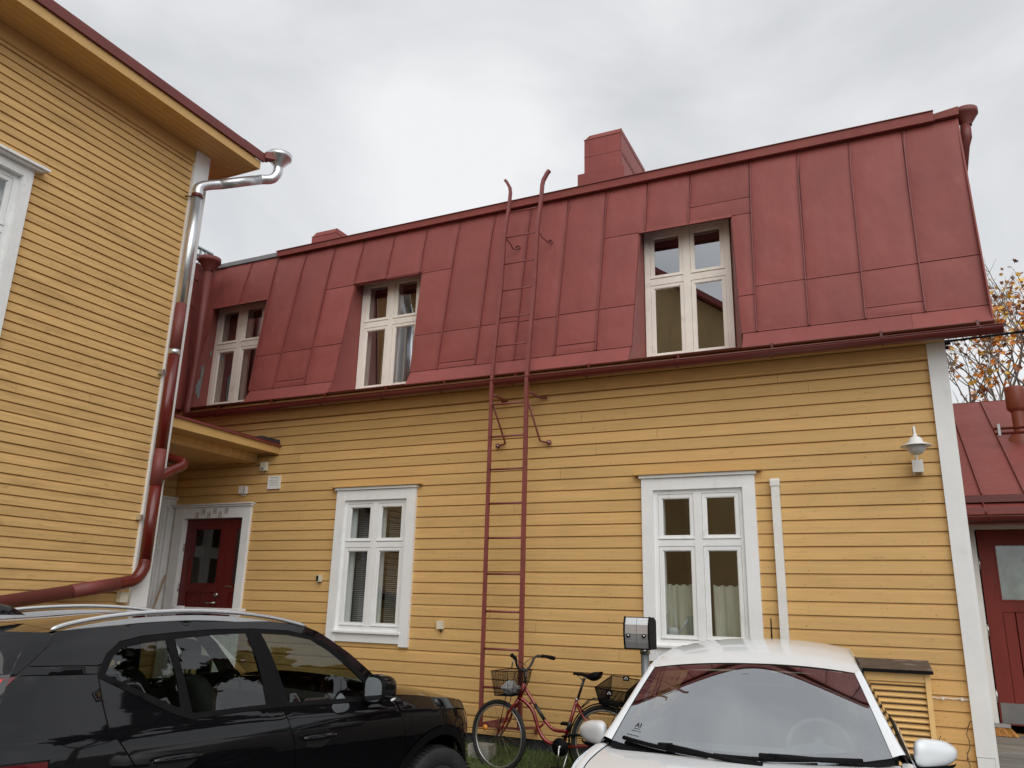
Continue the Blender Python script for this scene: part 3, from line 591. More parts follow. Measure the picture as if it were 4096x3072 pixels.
put('porch_floor', MB().box(-8.75, -6.99, 7.0, 7.78, .50, .58), M['greywood'], B)
for x in (-8.6, -7.1): put('post', MB().box(x-.04, x+.04, 7.34, 7.42, 0, .5), M['white'], B)
broom = thing('broom_handle', 'pale wooden broom handle leaning between the window and the red double door', 'broom', (-8.7, 7.5, .55))
put('handle', MB().tube([(-8.70, 7.72, 1.93), (-8.55, 7.42, 1.35), (-8.50, 7.30, .62)], .014, 8), paint('broom_wood', (.45, .32, .2), .6), broom)
put('bristle_head', MB().box(-8.58, -8.42, 7.2, 7.4, .59, .68), M['black'], broom)

# ------------------------------------------------------------------ blinds, curtains and things behind the panes
def blind(x0, x1, z0, z1, y, label):
    t = thing('window_blind', label, 'blind', ((x0+x1)/2, y, z0), group='slatted blinds behind the ground floor window')
    n = int((z1-z0)/.022)
    for i in range(n):
        z = z0+.022*i
        put('slat', MB().add([(x0, y-.008, z), (x1, y-.008, z), (x1, y+.008, z+.011), (x0, y+.008, z+.011)], [(0, 1, 2, 3)]), M['slat'], t, recalc=False)
    return t
M['slat'] = paint('blind_slat', (.20, .215, .20), .6, rand=0)
blind(-5.87, -5.535, 1.41, 2.78, 8.02, 'grey slatted blind behind the left half of the window left of the ladder')
blind(-5.425, -5.10, 1.41, 2.78, 8.02, 'grey slatted blind behind the right half of the window left of the ladder')
def curtain(x0, x1, z0, z1, y, label, wav=.018, freq=60, mat='cloth', name='curtain', ax='x'):
    ph = rnd.uniform(0, 6)
    def f_(u, v):
        x = x0+(x1-x0)*u; z = z0+(z1-z0)*v; k = wav*(1.15-.6*v)
        return (x, y+k*math.sin(x*freq+ph+1.3*math.sin(x*17))+.4*k*math.sin(x*freq*2.3+z*3), z+(.008*math.sin(x*freq*1.7+ph) if v > .97 else 0)+(.004*math.sin(x*31) if v < .03 else 0))
    o = put(name, MB().grid(f_, 90, 10), M[mat], recalc=False, label=label, category='curtain')
    return o
curtain(-2.075, -1.74, 1.40, 1.905, 8.02, 'short white cafe curtain behind the lower left pane of the window above the white car', .012, 52)
curtain(-1.605, -1.29, 1.40, 1.90, 8.02, 'short white cafe curtain behind the lower right pane of the window above the white car', .012, 48)
M['cloth_dim'] = paint('grey_green_curtain_cloth', (.50, .52, .46), .9, (20, 20, 2), .15, rand=.03)
curtain(-8.60, -8.28, 4.34, 5.72, 8.34, 'grey green curtain in the left half of the leftmost upper window', .02, 50, 'cloth_dim')
curtain(-8.20, -7.95, 4.34, 5.72, 8.36, 'grey green curtain in the right half of the leftmost upper window', .02, 44, 'cloth_dim')
curtain(-5.98, -5.83, 4.34, 5.72, 8.40, 'grey green curtain at the left edge of the middle upper window', .02, 60, 'cloth_dim')
wc_ = thing('watering_can', 'pale watering can behind the lower left pane of the window above the white car', 'watering can', (-1.98, 7.94, 1.40))
wcm = paint('pale_can', (.55, .60, .62), .4, rand=0)
put('body', MB().lathe([(0, 1.39), (.05, 1.39), (.052, 1.47), (.045, 1.50), (0, 1.50)], lambda x, y, h: (-1.99+x, 7.925+y*.5, h), 14), wcm, wc_)
put('spout', MB().tube([(-1.96, 7.925, 1.42), (-1.90, 7.925, 1.50), (-1.84, 7.925, 1.58)], [.012, .010, .016], 8), wcm, wc_)
put('handle', MB().tube(bez([(-2.03, 7.925, 1.48), (-2.05, 7.925, 1.60), (-1.99, 7.925, 1.67), (-1.96, 7.925, 1.50)], 5), .006, 6), wcm, wc_)

# ------------------------------------------------------------------ things on the facade
def tbox(name, label, cat, x0, x1, y0, y1, z0, z1, mat, extra=None, **k):
    t = thing(name, label, cat, ((x0+x1)/2, y1, z0), **k)
    m = MB().box(x0, x1, y0, y1, z0, z1); put('housing', m, mat, t); return t
t = tbox('motion_sensor', 'small olive plastic sensor box under the end of the porch canopy, above the vent grille', 'sensor', -7.29, -7.20, 7.73, 7.787, 3.26, 3.37, M['creamplastic'])
put('lens', MB().box(-7.27, -7.22, 7.722, 7.73, 3.27, 3.30), M['plasticgrey'], t); put('cable_end', MB().tube([(-7.25, 7.76, 3.26), (-7.25, 7.76, 3.235)], .006, 6), M['whiteplastic'], t)
t = thing('vent_grille', 'square white louvred vent grille on the yellow boards right of the porch canopy', 'vent', (-7.07, 7.79, 3.02))
m = MB(); m.box(-7.165, -7.145, 7.765, 7.793, 3.02, 3.185); m.box(-6.99, -6.97, 7.765, 7.793, 3.02, 3.185); m.box(-7.145, -6.99, 7.766, 7.793, 3.165, 3.185); m.box(-7.145, -6.99, 7.766, 7.793, 3.02, 3.04)
put('frame', m, M['whiteplastic'], t)
for i in range(4): put('slat', MB().hexa([(-7.145, 7.768, 3.041+.031*i), (-6.99, 7.768, 3.041+.031*i), (-6.99, 7.79, 3.060+.031*i), (-7.145, 7.79, 3.060+.031*i), (-7.145, 7.770, 3.067+.031*i), (-6.99, 7.770, 3.067+.031*i), (-6.99, 7.792, 3.07+.031*i), (-7.145, 7.792, 3.07+.031*i)]), M['whiteplastic'], t)
t = tbox('junction_box', 'white cable box with three holes above the right end of the red double door', 'junction box', -7.61, -7.50, 7.73, 7.787, 2.975, 3.07, M['whiteplastic'])
for i in range(3):
    put('screw_hole', MB().tube([(-7.515, 7.7285, 2.995+.025*i), (-7.515, 7.732, 2.995+.025*i)], .008, 8), M['black'], t)
    put('cable_end', MB().tube([(-7.58+.03*i, 7.76, 2.975), (-7.575+.03*i, 7.765, 2.945)], .007, 6), M['whiteplastic'], t)
t = tbox('light_sensor', 'small cream box with a dark face left of the window left of the ladder', 'sensor', -6.235, -6.175, 7.745, 7.79, 1.88, 1.955, M['creamplastic'])
put('dark_face', MB().box(-6.233, -6.20, 7.741, 7.7445, 1.885, 1.95), M['text'], t)
t = tbox('temperature_sensor', 'small cream box with a cable stub on the boards between the window and the ladder', 'sensor', -4.548, -4.478, 7.745, 7.79, 1.40, 1.485, M['creamplastic'])
put('cable_end', MB().tube([(-4.51, 7.765, 1.40), (-4.50, 7.76, 1.365), (-4.485, 7.765, 1.385)], .006, 6), M['black'], t)
# white duct
t = thing('cable_duct', 'white plastic cable duct running up the boards right of the window above the white car', 'cable duct', (-.94, 7.75, .4))
put('duct', MB().box(-.972, -.898, 7.735, 7.787, .40, 2.812), M['whiteplastic'], t)
m = MB().box(-.978, -.892, 7.728, 7.788, 2.813, 2.862); m.prism([(7.728, 2.862), (7.745, 2.885), (7.788, 2.89), (7.788, 2.862)], lambda u, a, b: (u, a, b), -.978, -.892)
put('end_cap', m, M['whiteplastic'], t)
# wall lamp
t = thing('wall_lamp', 'white plate shaded wall lamp near the white corner board', 'lamp', (.28, 7.79, 2.88))
m = MB().box(.238, .325, 7.715, 7.75, 2.885, 2.99); m.box(.243, .255, 7.75, 7.787, 2.87, 3.0); m.box(.308, .320, 7.75, 7.787, 2.87, 3.0)
put('wall_box', m, M['whiteplastic'], t)
put('arm', MB().tube(bez([(.277, 7.74, 2.99), (.277, 7.72, 3.04), (.277, 7.73, 3.15), (.277, 7.66, 3.245), (.277, 7.55, 3.25), (.277, 7.50, 3.17)], 6), .011, 10), M['whiteplastic'], t)
cx, cy = .277, 7.50
put('shade', MB().lathe([(.014, 3.185), (.018, 3.16), (.040, 3.150), (.054, 3.130), (.060, 3.105), (.122, 3.078), (.124, 3.072), (.060, 3.094), (.05, 3.10)], lambda x, y, h: (cx+x, cy+y, h), 32), M['whiteplastic'], t)
bowl = paint('frosted_bowl', (.50, .50, .46), .25, rand=0, coat=.5)
put('glass_bowl', MB().lathe([(.075, 3.088), (.078, 3.075), (.07, 3.04), (.05, 3.012), (.025, 2.998), (0, 2.995)], lambda x, y, h: (cx+x, cy+y, h), 28), bowl, t)
# slatted cover and its cable
t = thing('slatted_cover', 'yellow slatted wooden cover with a peeling dark lid against the wall behind the white car', 'cover box', (-.3, 7.4, .2))
CY0 = 7.30
for i in range(16):
    z = 1.183-.0455*i
    put('slat', MB().hexa([(-.80, CY0+.006, z-.034), (.143, CY0+.006, z-.034), (.143, CY0+.012, z-.042), (-.80, CY0+.012, z-.042), (-.80, CY0+.040, z-.010), (.143, CY0+.040, z-.010), (.143, CY0+.046, z-.020), (-.80, CY0+.046, z-.020)]), M['yellow_crate'], t)
put('top_board', MB().box(-.80, .143, CY0, CY0+.02, 1.166, 1.232), M['yellow_crate'], t)
for x in (.1445, -.84): put('post', MB().box(x, x+.038, CY0-.004, CY0+.036, .25, 1.232), M['yellow_crate'], t)
put('back', MB().box(-.8, .14, CY0+.16, CY0+.17, .3, 1.22), M['plasticgrey'], t)
put('side_panel', MB().box(.16, .18, CY0+.037, 7.78, .3, 1.23), M['yellow_crate'], t)
lid = paint('peeling_dark_lid', (.075, .058, .05), .6, (6, 6, 6), .25, rand=0, streak=((6, 9, 6), .95, (.38, .35, .33), .555), bump=.6, bumpscale=(20, 20, 20))
put('lid', MB().hexa([(-.88, CY0-.055, 1.238), (.205, CY0-.055, 1.238), (.19, 7.785, 1.295), (-.88, 7.785, 1.295), (-.88, CY0-.055, 1.256), (.205, CY0-.055, 1.256), (.19, 7.785, 1.31), (-.88, 7.785, 1.31)]), lid, t)
put('lid_edge', MB().box(-.88, .207, CY0-.062, CY0-.055, 1.232, 1.258), M['black'], t)
ca = MB().tube([(.16+.3*i/8, 7.787-.004, 1.022+.004*math.sin(i*2.3)) for i in range(9)], .005, 6)
ca.box(.262, .28, 7.77, 7.79, 1.01, 1.032); ca.box(.40, .418, 7.77, 7.79, 1.012, 1.034)
put('clipped_cable', ca, M['whiteplastic'], label='thin white clipped cable between the slatted cover and the corner board', category='cable')
# dry creeper
r = random.Random(4)
for (x, y, z, X, Z, lab) in [(.375, 7.72, .30, .43, .86, 'dry brown plant stem beside the white corner board'), (.19, 7.70, .30, .21, .74, 'short dry plant stem beside the slatted yellow cover')]:
    n = 12; pts = [(x+(X-x)*i/n+.012*math.sin(i*1.7), y-.01*math.sin(i), z+(Z-z)*i/n) for i in range(n+1)]
    t = thing('dry_plant', lab, 'plant', (x, y, z)); dm = M['dry'] = M.get('dry') or paint('dry_stem', (.09, .06, .035), .8, rand=0)
    put('stem', MB().tube(pts, .0035, 5), dm, t)
    m = MB()
    for i in range(26):
        p = pts[r.randrange(1, n+1)]; a = r.uniform(0, 6.28); w = r.uniform(.008, .016); q = r.uniform(-.4, .4)
        m.add([p, (p[0]+math.cos(a)*w, p[1]-.006, p[2]+w*q), (p[0]+math.cos(a)*w*1.6, p[1]-.01, p[2]+w*(.5+q)), (p[0]+math.cos(a)*w*.5, p[1]-.004, p[2]+w*.8)], [(0, 1, 2, 3)])
    put('leaves', m, dm, t, recalc=False)
put('stone_block', MB().box(-3.86, -3.635, 7.28, 7.45, .15, .372), paint('pale_concrete_block', (.33, .32, .29), .9, (20, 20, 20), .2, bump=.5, bumpscale=(60, 60, 60)), label='pale concrete block in the grass behind the bicycle front wheel', category='block')

# ------------------------------------------------------------------ ladder
LD = thing('roof_ladder', 'tall red iron ladder fixed to the wall and leaning over the roof edge', 'ladder', (-3.58, 7.38, .5))
def railpts(x, sgn):
    return [(x, 7.38, .52), (x, 7.38, 2.4), (x, 7.385, 4.03), (x, 7.44, 4.45), (x, 7.545, 5.15), (x, 7.60, 5.90), (x, 7.69, 6.30), (x, 7.715, 6.50), (x+sgn*.012, 7.72, 6.57), (x+sgn*.06, 7.725, 6.66), (x+sgn*.085, 7.73, 6.69)]
put('rail', MB().tube(railpts(-3.783, -1), .024, 4), M['ladder'], LD); put('rail', MB().tube(railpts(-3.363, 1), .028, 4), M['ladder'], LD)
for z in (.887, 1.245, 1.603, 1.97, 2.331, 2.686, 3.045, 3.398, 3.755): put('rung', MB().tube([(-3.78, 7.38, z), (-3.365, 7.38, z)], .011, 8), M['ladder'], LD)
for y, z in ((7.435, 4.438), (7.488, 4.788), (7.546, 5.143), (7.58, 5.49), (7.605, 5.841), (7.665, 6.197)): put('rung', MB().tube([(-3.78, y, z), (-3.365, y, z)], .008, 8), M['ladder'], LD)
for x, s in ((-3.783, -1), (-3.363, 1)):
    put('wall_brace', MB().tube([(x+.01, 7.40, 3.87), (x+.01, 7.75, 3.885), (x+.01+s*.07, 7.762, 3.885)], .014, 6), M['ladder'], LD)
    m = MB().tube([(x+.01, 7.39, 3.78), (x+.012, 7.74, 3.40), (x+.012+s*.03, 7.755, 3.39), (x+.012+s*.10, 7.762, 3.38)], .012, 6)
    m.tube([(x+.012+s*.10, 7.765, 3.38), (x+.012+s*.10, 7.745, 3.38)], .026, 10)
    put('wall_brace', m, M['ladder'], LD)
    put('bolt', MB().tube([(x+.012+s*.10, 7.745, 3.38), (x+.012+s*.10, 7.735, 3.38)], .010, 6), M['galv'], LD)
    put('roof_hook', MB().tube(bez([(x, 7.60, 5.85), (x+s*.0+.03, 7.69, 5.80), (x+.05+s*.02, 7.78, 5.77), (x+.09, 7.83, 5.80), (x+.07, 7.84, 5.84), (x+.03, 7.83, 5.82)], 4), .008, 6), M['ladder'], LD)
m = MB().tube([(-3.80, 7.40, .53), (-3.40, 7.40, .53)], .014, 4); m.hexa([(-3.78, 7.405, .515), (-3.58, 7.60, .56), (-3.57, 7.60, .56), (-3.76, 7.405, .515), (-3.78, 7.405, .56), (-3.58, 7.60, .60), (-3.57, 7.60, .60), (-3.76, 7.405, .56)])
m.tube([(-3.36, 7.40, .54), (-3.36, 7.76, .50), (-3.36, 7.78, .44)], .018, 4); m.tube([(-3.78, 7.40, .54), (-3.78, 7.76, .50), (-3.78, 7.78, .44)], .018, 4)
put('foot_bracket', m, M['ladder'], LD)

# ------------------------------------------------------------------ heater post
hp = thing('car_heater_post', 'silver and black electric outlet box on a grey steel post left of the white car', 'outlet post', (-1.915, 6.66, 0))
put('post', MB().tube([(-1.922, 6.69, 0), (-1.922, 6.69, 1.36)], .034, 16), paint('grey_steel_post', (.20, .21, .22), .45, (8, 8, 3), .3, metal=.6, rand=0), hp)
put('collar', MB().tube([(-1.922, 6.69, 1.31), (-1.922, 6.69, 1.36)], .042, 16), M['steel'], hp)
alu = paint('brushed_aluminium', (.66, .67, .68), .35, (3, 3, 60), .08, metal=.75, rand=0)
zs = [1.355, 1.40, 1.47, 1.54, 1.595]; ys = [6.618, 6.603, 6.592, 6.598, 6.625]
for a, b in ((-2.062, -1.9665), (-1.9635, -1.868)):
    m = MB()
    for i in range(4): m.hexa([(a, ys[i], zs[i]), (b, ys[i], zs[i]), (b, ys[i]+.02, zs[i]), (a, ys[i]+.02, zs[i]), (a, ys[i+1], zs[i+1]), (b, ys[i+1], zs[i+1]), (b, ys[i+1]+.02, zs[i+1]), (a, ys[i+1]+.02, zs[i+1])])
    put('front_door', m, alu, hp)
m = MB(); pr = [(6.612, 1.345), (6.596, 1.40), (6.584, 1.47), (6.590, 1.55), (6.618, 1.605), (6.78, 1.585), (6.80, 1.56), (6.80, 1.345)]
m.prism(pr, lambda u, a, b: (u, a, b), -1.866, -1.852); m.prism(pr, lambda u, a, b: (u, a, b), -2.075, -2.064); m.box(-2.064, -1.866, 6.64, 6.80, 1.346, 1.60)
put('side_shell', m, M['black'], hp)
for x in (-2.032, -1.90):
    put('lock', MB().tube([(x, 6.600, 1.453), (x, 6.583, 1.453)], .0165, 14), M['black'], hp); put('lock_core', MB().tube([(x, 6.584, 1.453), (x, 6.578, 1.453)], .010, 12), M['steel'], hp)

# ------------------------------------------------------------------ bicycle
BK = thing('bicycle', 'red step-through bicycle with wire baskets leaning by the yellow wall', 'bicycle', (-2.95, 7.2, .17))
red = paint('metallic_red_frame', (.21, .008, .010), .3, (20, 20, 20), .12, metal=.35, rand=0, coat=.9)
bmet = paint('worn_black_metal', (.02, .02, .021), .4, (30, 30, 30), .3, rand=0)
whm = paint('rim_alloy', (.45, .45, .44), .35, rand=0, metal=.8)
def wheel(cx, cy, cz, rr, ang, nm='wheel'):
    ca, sa = math.cos(ang), math.sin(ang)
    pt = lambda a, r_, o=0: (cx+math.cos(a)*r_*ca-o*sa, cy+math.cos(a)*r_*sa+o*ca, cz+math.sin(a)*r_)
    n = 48; w = put(nm, MB().tube([pt(2*math.pi*k/n, rr-.019) for k in range(n)], .0195, 10, closed=True), M['rubber'], BK)
    put('rim', MB().tube([pt(2*math.pi*k/n, rr-.046) for k in range(n)], .0105, 6, closed=True), whm, w)
    m = MB()
    for k in range(32):
        a = 2*math.pi*k/32; b = a+(.75 if (k//2) % 2 else -.75); m.tube([pt(b, .02, .028 if k % 2 else -.028), pt(a, rr-.05)], .0014, 4, cap=False)
    put('spokes', m, M['steel'], w, kind='stuff')
    put('hub', MB().tube([pt(0, 0, -.045), pt(0, 0, .045)], .016, 10), M['steel'], w)
    return w
wf = wheel(-3.497, 7.2, .487, .318, R(-12)); wr = wheel(-2.452, 7.2, .512, .318, 0, 'wheel')
put('reflector', MB().tube([(-3.63, 7.185, .55), (-3.63, 7.175, .55)], .026, 10), paint('amber_reflector', (.75, .30, .03), .3, rand=0), wf)
y = 7.2
fm = MB().tube(bez([(-3.235, y, .927), (-3.145, y, .809), (-3.081, y, .725), (-3.029, y, .66), (-2.958, y, .596), (-2.898, y, .58), (-2.818, y, .582)], 5), .0155, 12)
fm.tube(bez([(-3.281, y, .835), (-3.206, y, .787), (-3.148, y, .729), (-3.11, y, .636), (-3.079, y, .56), (-3.027, y, .496), (-2.956, y, .464), (-2.857, y, .452)], 5), .0175, 12)
fm.tube([(-2.714, y, .852), (-2.847, y, .455)], .0165, 12); fm.tube([(-3.238, y, .965), (-3.292, y, .812)], .021, 12)
for s in (-1, 1):
    fm.tube([(-2.716, y+s*.02, .822), (-2.603, y+s*.045, .676), (-2.456, y+s*.065, .512)], .009, 8); fm.tube([(-2.857, y+s*.03, .452), (-2.662, y+s*.05, .473), (-2.456, y+s*.065, .512)], .010, 8)
fm.tube([(-3.201, y, .774), (-3.153, y, .813)], .010, 8); fm.tube([(-3.074, y, .595), (-3.029, y, .64)], .010, 8)
put('frame', fm, red, BK)
put('frame_decal', MB().tube([(-3.13, y, .79), (-3.081, y, .725), (-3.029, y, .66)], .0162, 12), bmet, BK); put('frame_decal', MB().tube([(-2.775, y, .67), (-2.80, y, .597)], .0172, 12), bmet, BK)
fk = MB()
for s in (-1, 1): fk.tube(bez([(-3.295, y+s*.03, .80), (-3.335, y+s*.045, .76), (-3.378, y+s*.05, .695), (-3.42, y+s*.052, .60), (-3.497, y+s*.052, .487)], 4), [.013]*8+[.011]*4+[.009]*4+[.008], 8)
fk.tube([(-3.295, y-.035, .805), (-3.295, y+.035, .805)], .014, 8)
put('fork', fk, red, BK)
hb = MB().tube(bez([(-3.219, 6.9, 1.222), (-3.227, 6.97, 1.201), (-3.248, 7.02, 1.171), (-3.259, 7.07, 1.123), (-3.255, 7.14, 1.087), (-3.233, 7.2, 1.074), (-3.224, 7.26, 1.096), (-3.219, 7.32, 1.139), (-3.216, 7.36, 1.179), (-3.197, 7.4, 1.201), (-3.161, 7.43, 1.2)], 4), .0115, 8)
hb.tube([(-3.237, y, .955), (-3.225, y, 1.07)], .014, 8); hb.tube([(-3.225, y, 1.07), (-3.262, y, 1.098)], .018, 8)
hd = put('handlebar', hb, bmet, BK)
put('grip', MB().tube([(-3.165, 7.427, 1.2), (-3.13, 7.45, 1.199), (-3.09, 7.48, 1.188), (-3.055, 7.503, 1.18)], [.018, .013, .021, .018], 10), M['black'], hd)
put('grip', MB().tube([(-3.235, 6.96, 1.20), (-3.222, 6.91, 1.215), (-3.215, 6.86, 1.228)], [.018, .014, .02], 10), M['black'], hd)
put('brake_lever', MB().tube([(-3.25, 6.98, 1.185), (-3.262, 6.975, 1.16), (-3.278, 6.99, 1.10)], .006, 6), M['steel'], hd)
cb_ = MB().tube(bez([(-3.20, 7.40, 1.19), (-3.24, 7.30, 1.17), (-3.27, 7.20, 1.10), (-3.21, 7.17, 1.0), (-3.24, 7.16, .92), (-3.31, 7.15, .80)], 6), .0028, 5)
cb_.tube(bez([(-3.25, 7.0, 1.18), (-3.20, 7.10, 1.14), (-3.17, 7.18, 1.05), (-3.20, 7.17, .95), (-3.27, 7.16, .86)], 6), .0028, 5)
put('brake_cable', cb_, M['black'], BK)
def saddle_pt(u, v):
    x = -2.748+.268*u; wd = sm(u, [0, .15, .45, .7, .9, 1], [.012, .020, .030, .062, .078, .055]); zt = sm(u, [0, .2, .5, .8, 1], [1.088, 1.090, 1.085, 1.105, 1.108]); zb = sm(u, [0, .3, .5, .75, .95, 1], [1.068, 1.062, 1.045, 1.025, 1.050, 1.09])
    a = 2*math.pi*v; c_, s_ = math.cos(a), math.sin(a); return (x, 7.2+wd*math.copysign(abs(c_)**.7, c_), (zt+zb)/2+(zt-zb)/2*math.copysign(abs(s_)**.7, s_))
put('saddle', MB().grid(saddle_pt, 20, 20), M['black'], BK)
put('seat_post', MB().tube([(-2.706, y, .86), (-2.640, y, 1.045)], .0125, 10), bmet, BK)
m = MB(); m.tube([(-2.66, y-.02, 1.03), (-2.60, y-.025, 1.055)], .005, 6); m.tube([(-2.66, y+.02, 1.03), (-2.60, y+.025, 1.055)], .005, 6); m.tube([(-2.66, y, 1.03), (-2.72, y, 1.075)], .005, 6); m.tube([(-2.716, y-.03, .86), (-2.69, y+.03, .862)], .008, 8)
put('seat_clamp', m, M['steel'], BK)
def basket(nm, quad_top, quad_bot, nx, nz, parent, rads=(.0045, .0015), fine=True):
    """quad_top and quad_bot: four corners each, in order round the rim"""
    T = [Vector(p) for p in quad_top]; Bq = [Vector(p) for p in quad_bot]; m = MB()
    m.tube(T, rads[0], 6, closed=True); m.tube(Bq, rads[0]*.7, 5, closed=True)
    for k in range(4):
        a, b, c, d = T[k], T[(k+1) % 4], Bq[(k+1) % 4], Bq[k]
        n = max(3, int(nx*(b-a).length/.3))
        for i in range(n+1): t = i/n; m.tube([a.lerp(b, t), d.lerp(c, t)], rads[1], 4, cap=False)
        for j in range(1, nz): t = j/nz; m.tube([a.lerp(d, t), b.lerp(c, t)], rads[1], 4, cap=False)
        m.tube([a, d], rads[0]*.7, 5)
    for i in range(1, nx): t = i/nx; m.tube([Bq[0].lerp(Bq[1], t), Bq[3].lerp(Bq[2], t)], rads[1], 4, cap=False); m.tube([Bq[0].lerp(Bq[3], t), Bq[1].lerp(Bq[2], t)], rads[1], 4, cap=False)
    return put(nm, m, M['black'], parent)
b1 = basket('front_basket', [(-3.53, 7.07, 1.065), (-3.27, 7.05, 1.075), (-3.22, 7.33, 1.08), (-3.49, 7.36, 1.07)], [(-3.50, 7.10, .848), (-3.32, 7.09, .853), (-3.29, 7.30, .857), (-3.47, 7.32, .85)], 20, 16, BK)
bag = paint('crumpled_plastic_bag', (.50, .50, .49), .35, (30, 30, 30), .35, rand=0)
put('plastic_bag', MB().grid(lambda u, v: (lambda a, b: (lambda q: (-3.385+math.cos(a)*math.sin(b)*.075*q, 7.2+math.sin(a)*math.sin(b)*.07*q, .91+math.cos(b)*.06*q))(1+.45*noise.noise(Vector((math.cos(a)*2, math.sin(a)*2, b*1.7)))))(2*math.pi*u, math.pi*v), 22, 14, False), bag, base=(-3.39, 7.2, .86), label='crumpled grey plastic bag lying in the front basket of the red bicycle', category='bag')
m = MB(); m.tube([(-3.40, 7.14, .85), (-3.48, 7.14, .49)], .004, 6); m.tube([(-3.40, 7.27, .85), (-3.50, 7.26, .49)], .004, 6)
put('basket_stay', m, M['black'], BK)
b2 = basket('rear_basket', [(-2.487, 7.05, .985), (-2.20, 7.05, .965), (-2.165, 7.36, 1.045), (-2.43, 7.36, 1.07)], [(-2.46, 7.10, .845), (-2.25, 7.10, .835), (-2.235, 7.32, .85), (-2.44, 7.32, .86)], 34, 24, BK)
for (x0, x1, yy, z0, z1) in ((-2.382, -2.325, 7.048, .925, .966), (-2.325, -2.268, 7.362, 1.03, 1.072)):
    p = put('basket_badge', MB().box(x0, x1, yy-.003, yy, z0, z1), M['black'], b2)
    m = MB(); cx = (x0+x1)/2; cz = z0+.012
    arc = [(cx+math.cos(a)*.015, yy-.005, cz+math.sin(a)*.017) for a in [math.pi*k/10 for k in range(11)]]
    m.tube(arc, .0035, 4); m.tube([(cx, yy-.005, cz), (cx, yy-.005, cz+.008)], .003, 4); m.tube([(cx, yy-.005, z1-.005), (cx, yy-.006, z1-.005)], .003, 6)
    put('badge_mark', m, M['whiteplastic'], p)
rk = MB()
for s in (-.05, .05): rk.tube([(-2.672, y+s*.5, .79), (-2.574, y+s, .875), (-2.477, y+s, .872), (-2.25, y+s, .838)], .005, 6); rk.tube([(-2.30, y+s, .84), (-2.445, y+s, .52)], .004, 6)
for x in (-2.56, -2.5, -2.4, -2.3): rk.tube([(x, y-.05, .872), (x, y+.05, .872)], .004, 6)
put('rear_rack', rk, bmet, BK)
put('mudguard', MB().grid(lambda u, v: (lambda a, w: (-2.452+math.cos(a)*(.336), 7.2+w, .512+math.sin(a)*.336+(-.012*abs(w)/.025)))(R(60+150*u), -.025+.05*v), 24, 4), M['black'], BK)
put('chain_guard', MB().tube([(-2.857, y-.04, .452), (-2.857, y-.048, .452)], .078, 22).tube(bez([(-2.84, y-.04, .54), (-2.7, y-.04, .565), (-2.50, y-.04, .55)], 4), .012, 6), M['black'], BK)
m = MB().tube([(-2.857, y-.07, .452), (-2.867, y-.075, .295)], .009, 6); m.tube([(-2.857, y+.07, .452), (-2.84, y+.075, .61)], .009, 6); m.tube([(-2.857, y-.07, .452), (-2.857, y+.07, .452)], .014, 8)
put('crank', m, M['steel'], BK)
for a, b in ((-.15, .29), (.10, .63)): put('pedal', MB().box(-2.90, -2.82, y+a-.03, y+a+.04, b-.012, b+.012), M['black'], BK)
put('kickstand', MB().tube([(-2.783, y-.03, .425), (-2.826, y-.12, .20)], .008, 6), M['steel'], BK)

# ================================================================== TALL HOUSE ON THE LEFT
H2 = thing('tall_yellow_house', 'tall yellow clapboard house at the left with a wide red edged eave', 'house', (-7, 0, 0))
F2 = FY(-7.0)
LW = (3.02, 3.932, 3.80, 5.405)
boards(H2, F2, M['yellow_y'], -6.5, 5.787, 2.409, .0899, -24, 47, [(LW[0]-.05, LW[1]+.05, LW[2]-.05, LW[3]+.04), (-3.1, -2.1, 3.75, 5.45), (-3.1, -2.1, 1.0, 2.6)], maxlen=(3.2, 5.6), ztop=6.605, bev=.019, rec=.019, seed=21)
wm = MB(); core(wm, F2, -12, 5.98, 0, 6.9, [(LW[0], LW[1], LW[2], LW[3]), (-3.05, -2.15, 3.8, 5.4), (-3.05, -2.15, 1.05, 2.55)]); wm.box(-13, -7.16, 5.86, 5.975, 0, 6.9)
put('wall', wm, M['yellow_trim'], H2)
m = MB(); wbox(m, F2, 5.787, 5.995, -.035, .02, 0, 6.745); m.box(-7.10, -7.021, 5.975, 6.005, 0, 6.745)
put('corner_board', m, M['white'], H2)
m = MB(); wbox(m, F2, -12, 5.786, -.018, .02, 6.605, 6.746); m.prism([(-.018, 6.588), (-.03, 6.594), (-.03, 6.612), (-.018, 6.62), (.02, 6.62), (.02, 6.588)], F2, -12, 5.786)
put('frieze', m, M['yellow_trim'], H2)
for i in range(5):
    a, b = -7.0+.0812*i, -7.0+.0812*(i+1)-.003; e = lambda x: 6.0+(x+7)*.985
    put('soffit_board', MB().slab([(a, -12, 6.748), (b, -12, 6.748), (b, e(b), 6.748), (a, e(a), 6.748)], (0, 0, -1), .015), M['yellow_trim'], H2)
    put('soffit_board', MB().slab([(a, e(a)+.003, 6.748), (b, e(b)+.003, 6.748), (-12, e(b)+.003, 6.748), (-12, e(a)+.003, 6.748)], (0, 0, -1), .015), M['yellow_trim'], H2)
m = MB().box(-6.594, -6.57, -12, 6.402, 6.738, 6.842); m.box(-12, -6.595, 6.378, 6.402, 6.738, 6.842)
put('fascia', m, M['yellow_trim'], H2)
m = MB(); m.hexa([(-6.57, -12, 6.846), (-6.54, -12, 6.846), (-6.54, 6.43, 6.846), (-6.57, 6.43, 6.846), (-6.60, -12, 6.93), (-6.535, -12, 6.93), (-6.535, 6.43, 6.93), (-6.60, 6.43, 6.93)]); m.box(-6.60, -6.55, -12, 6.3, 6.932, 6.965)
m.box(-6.64, -6.57, 6.1, 6.55, 6.93, 6.985)
put('roof_edge', m, M['redfaded'], H2)
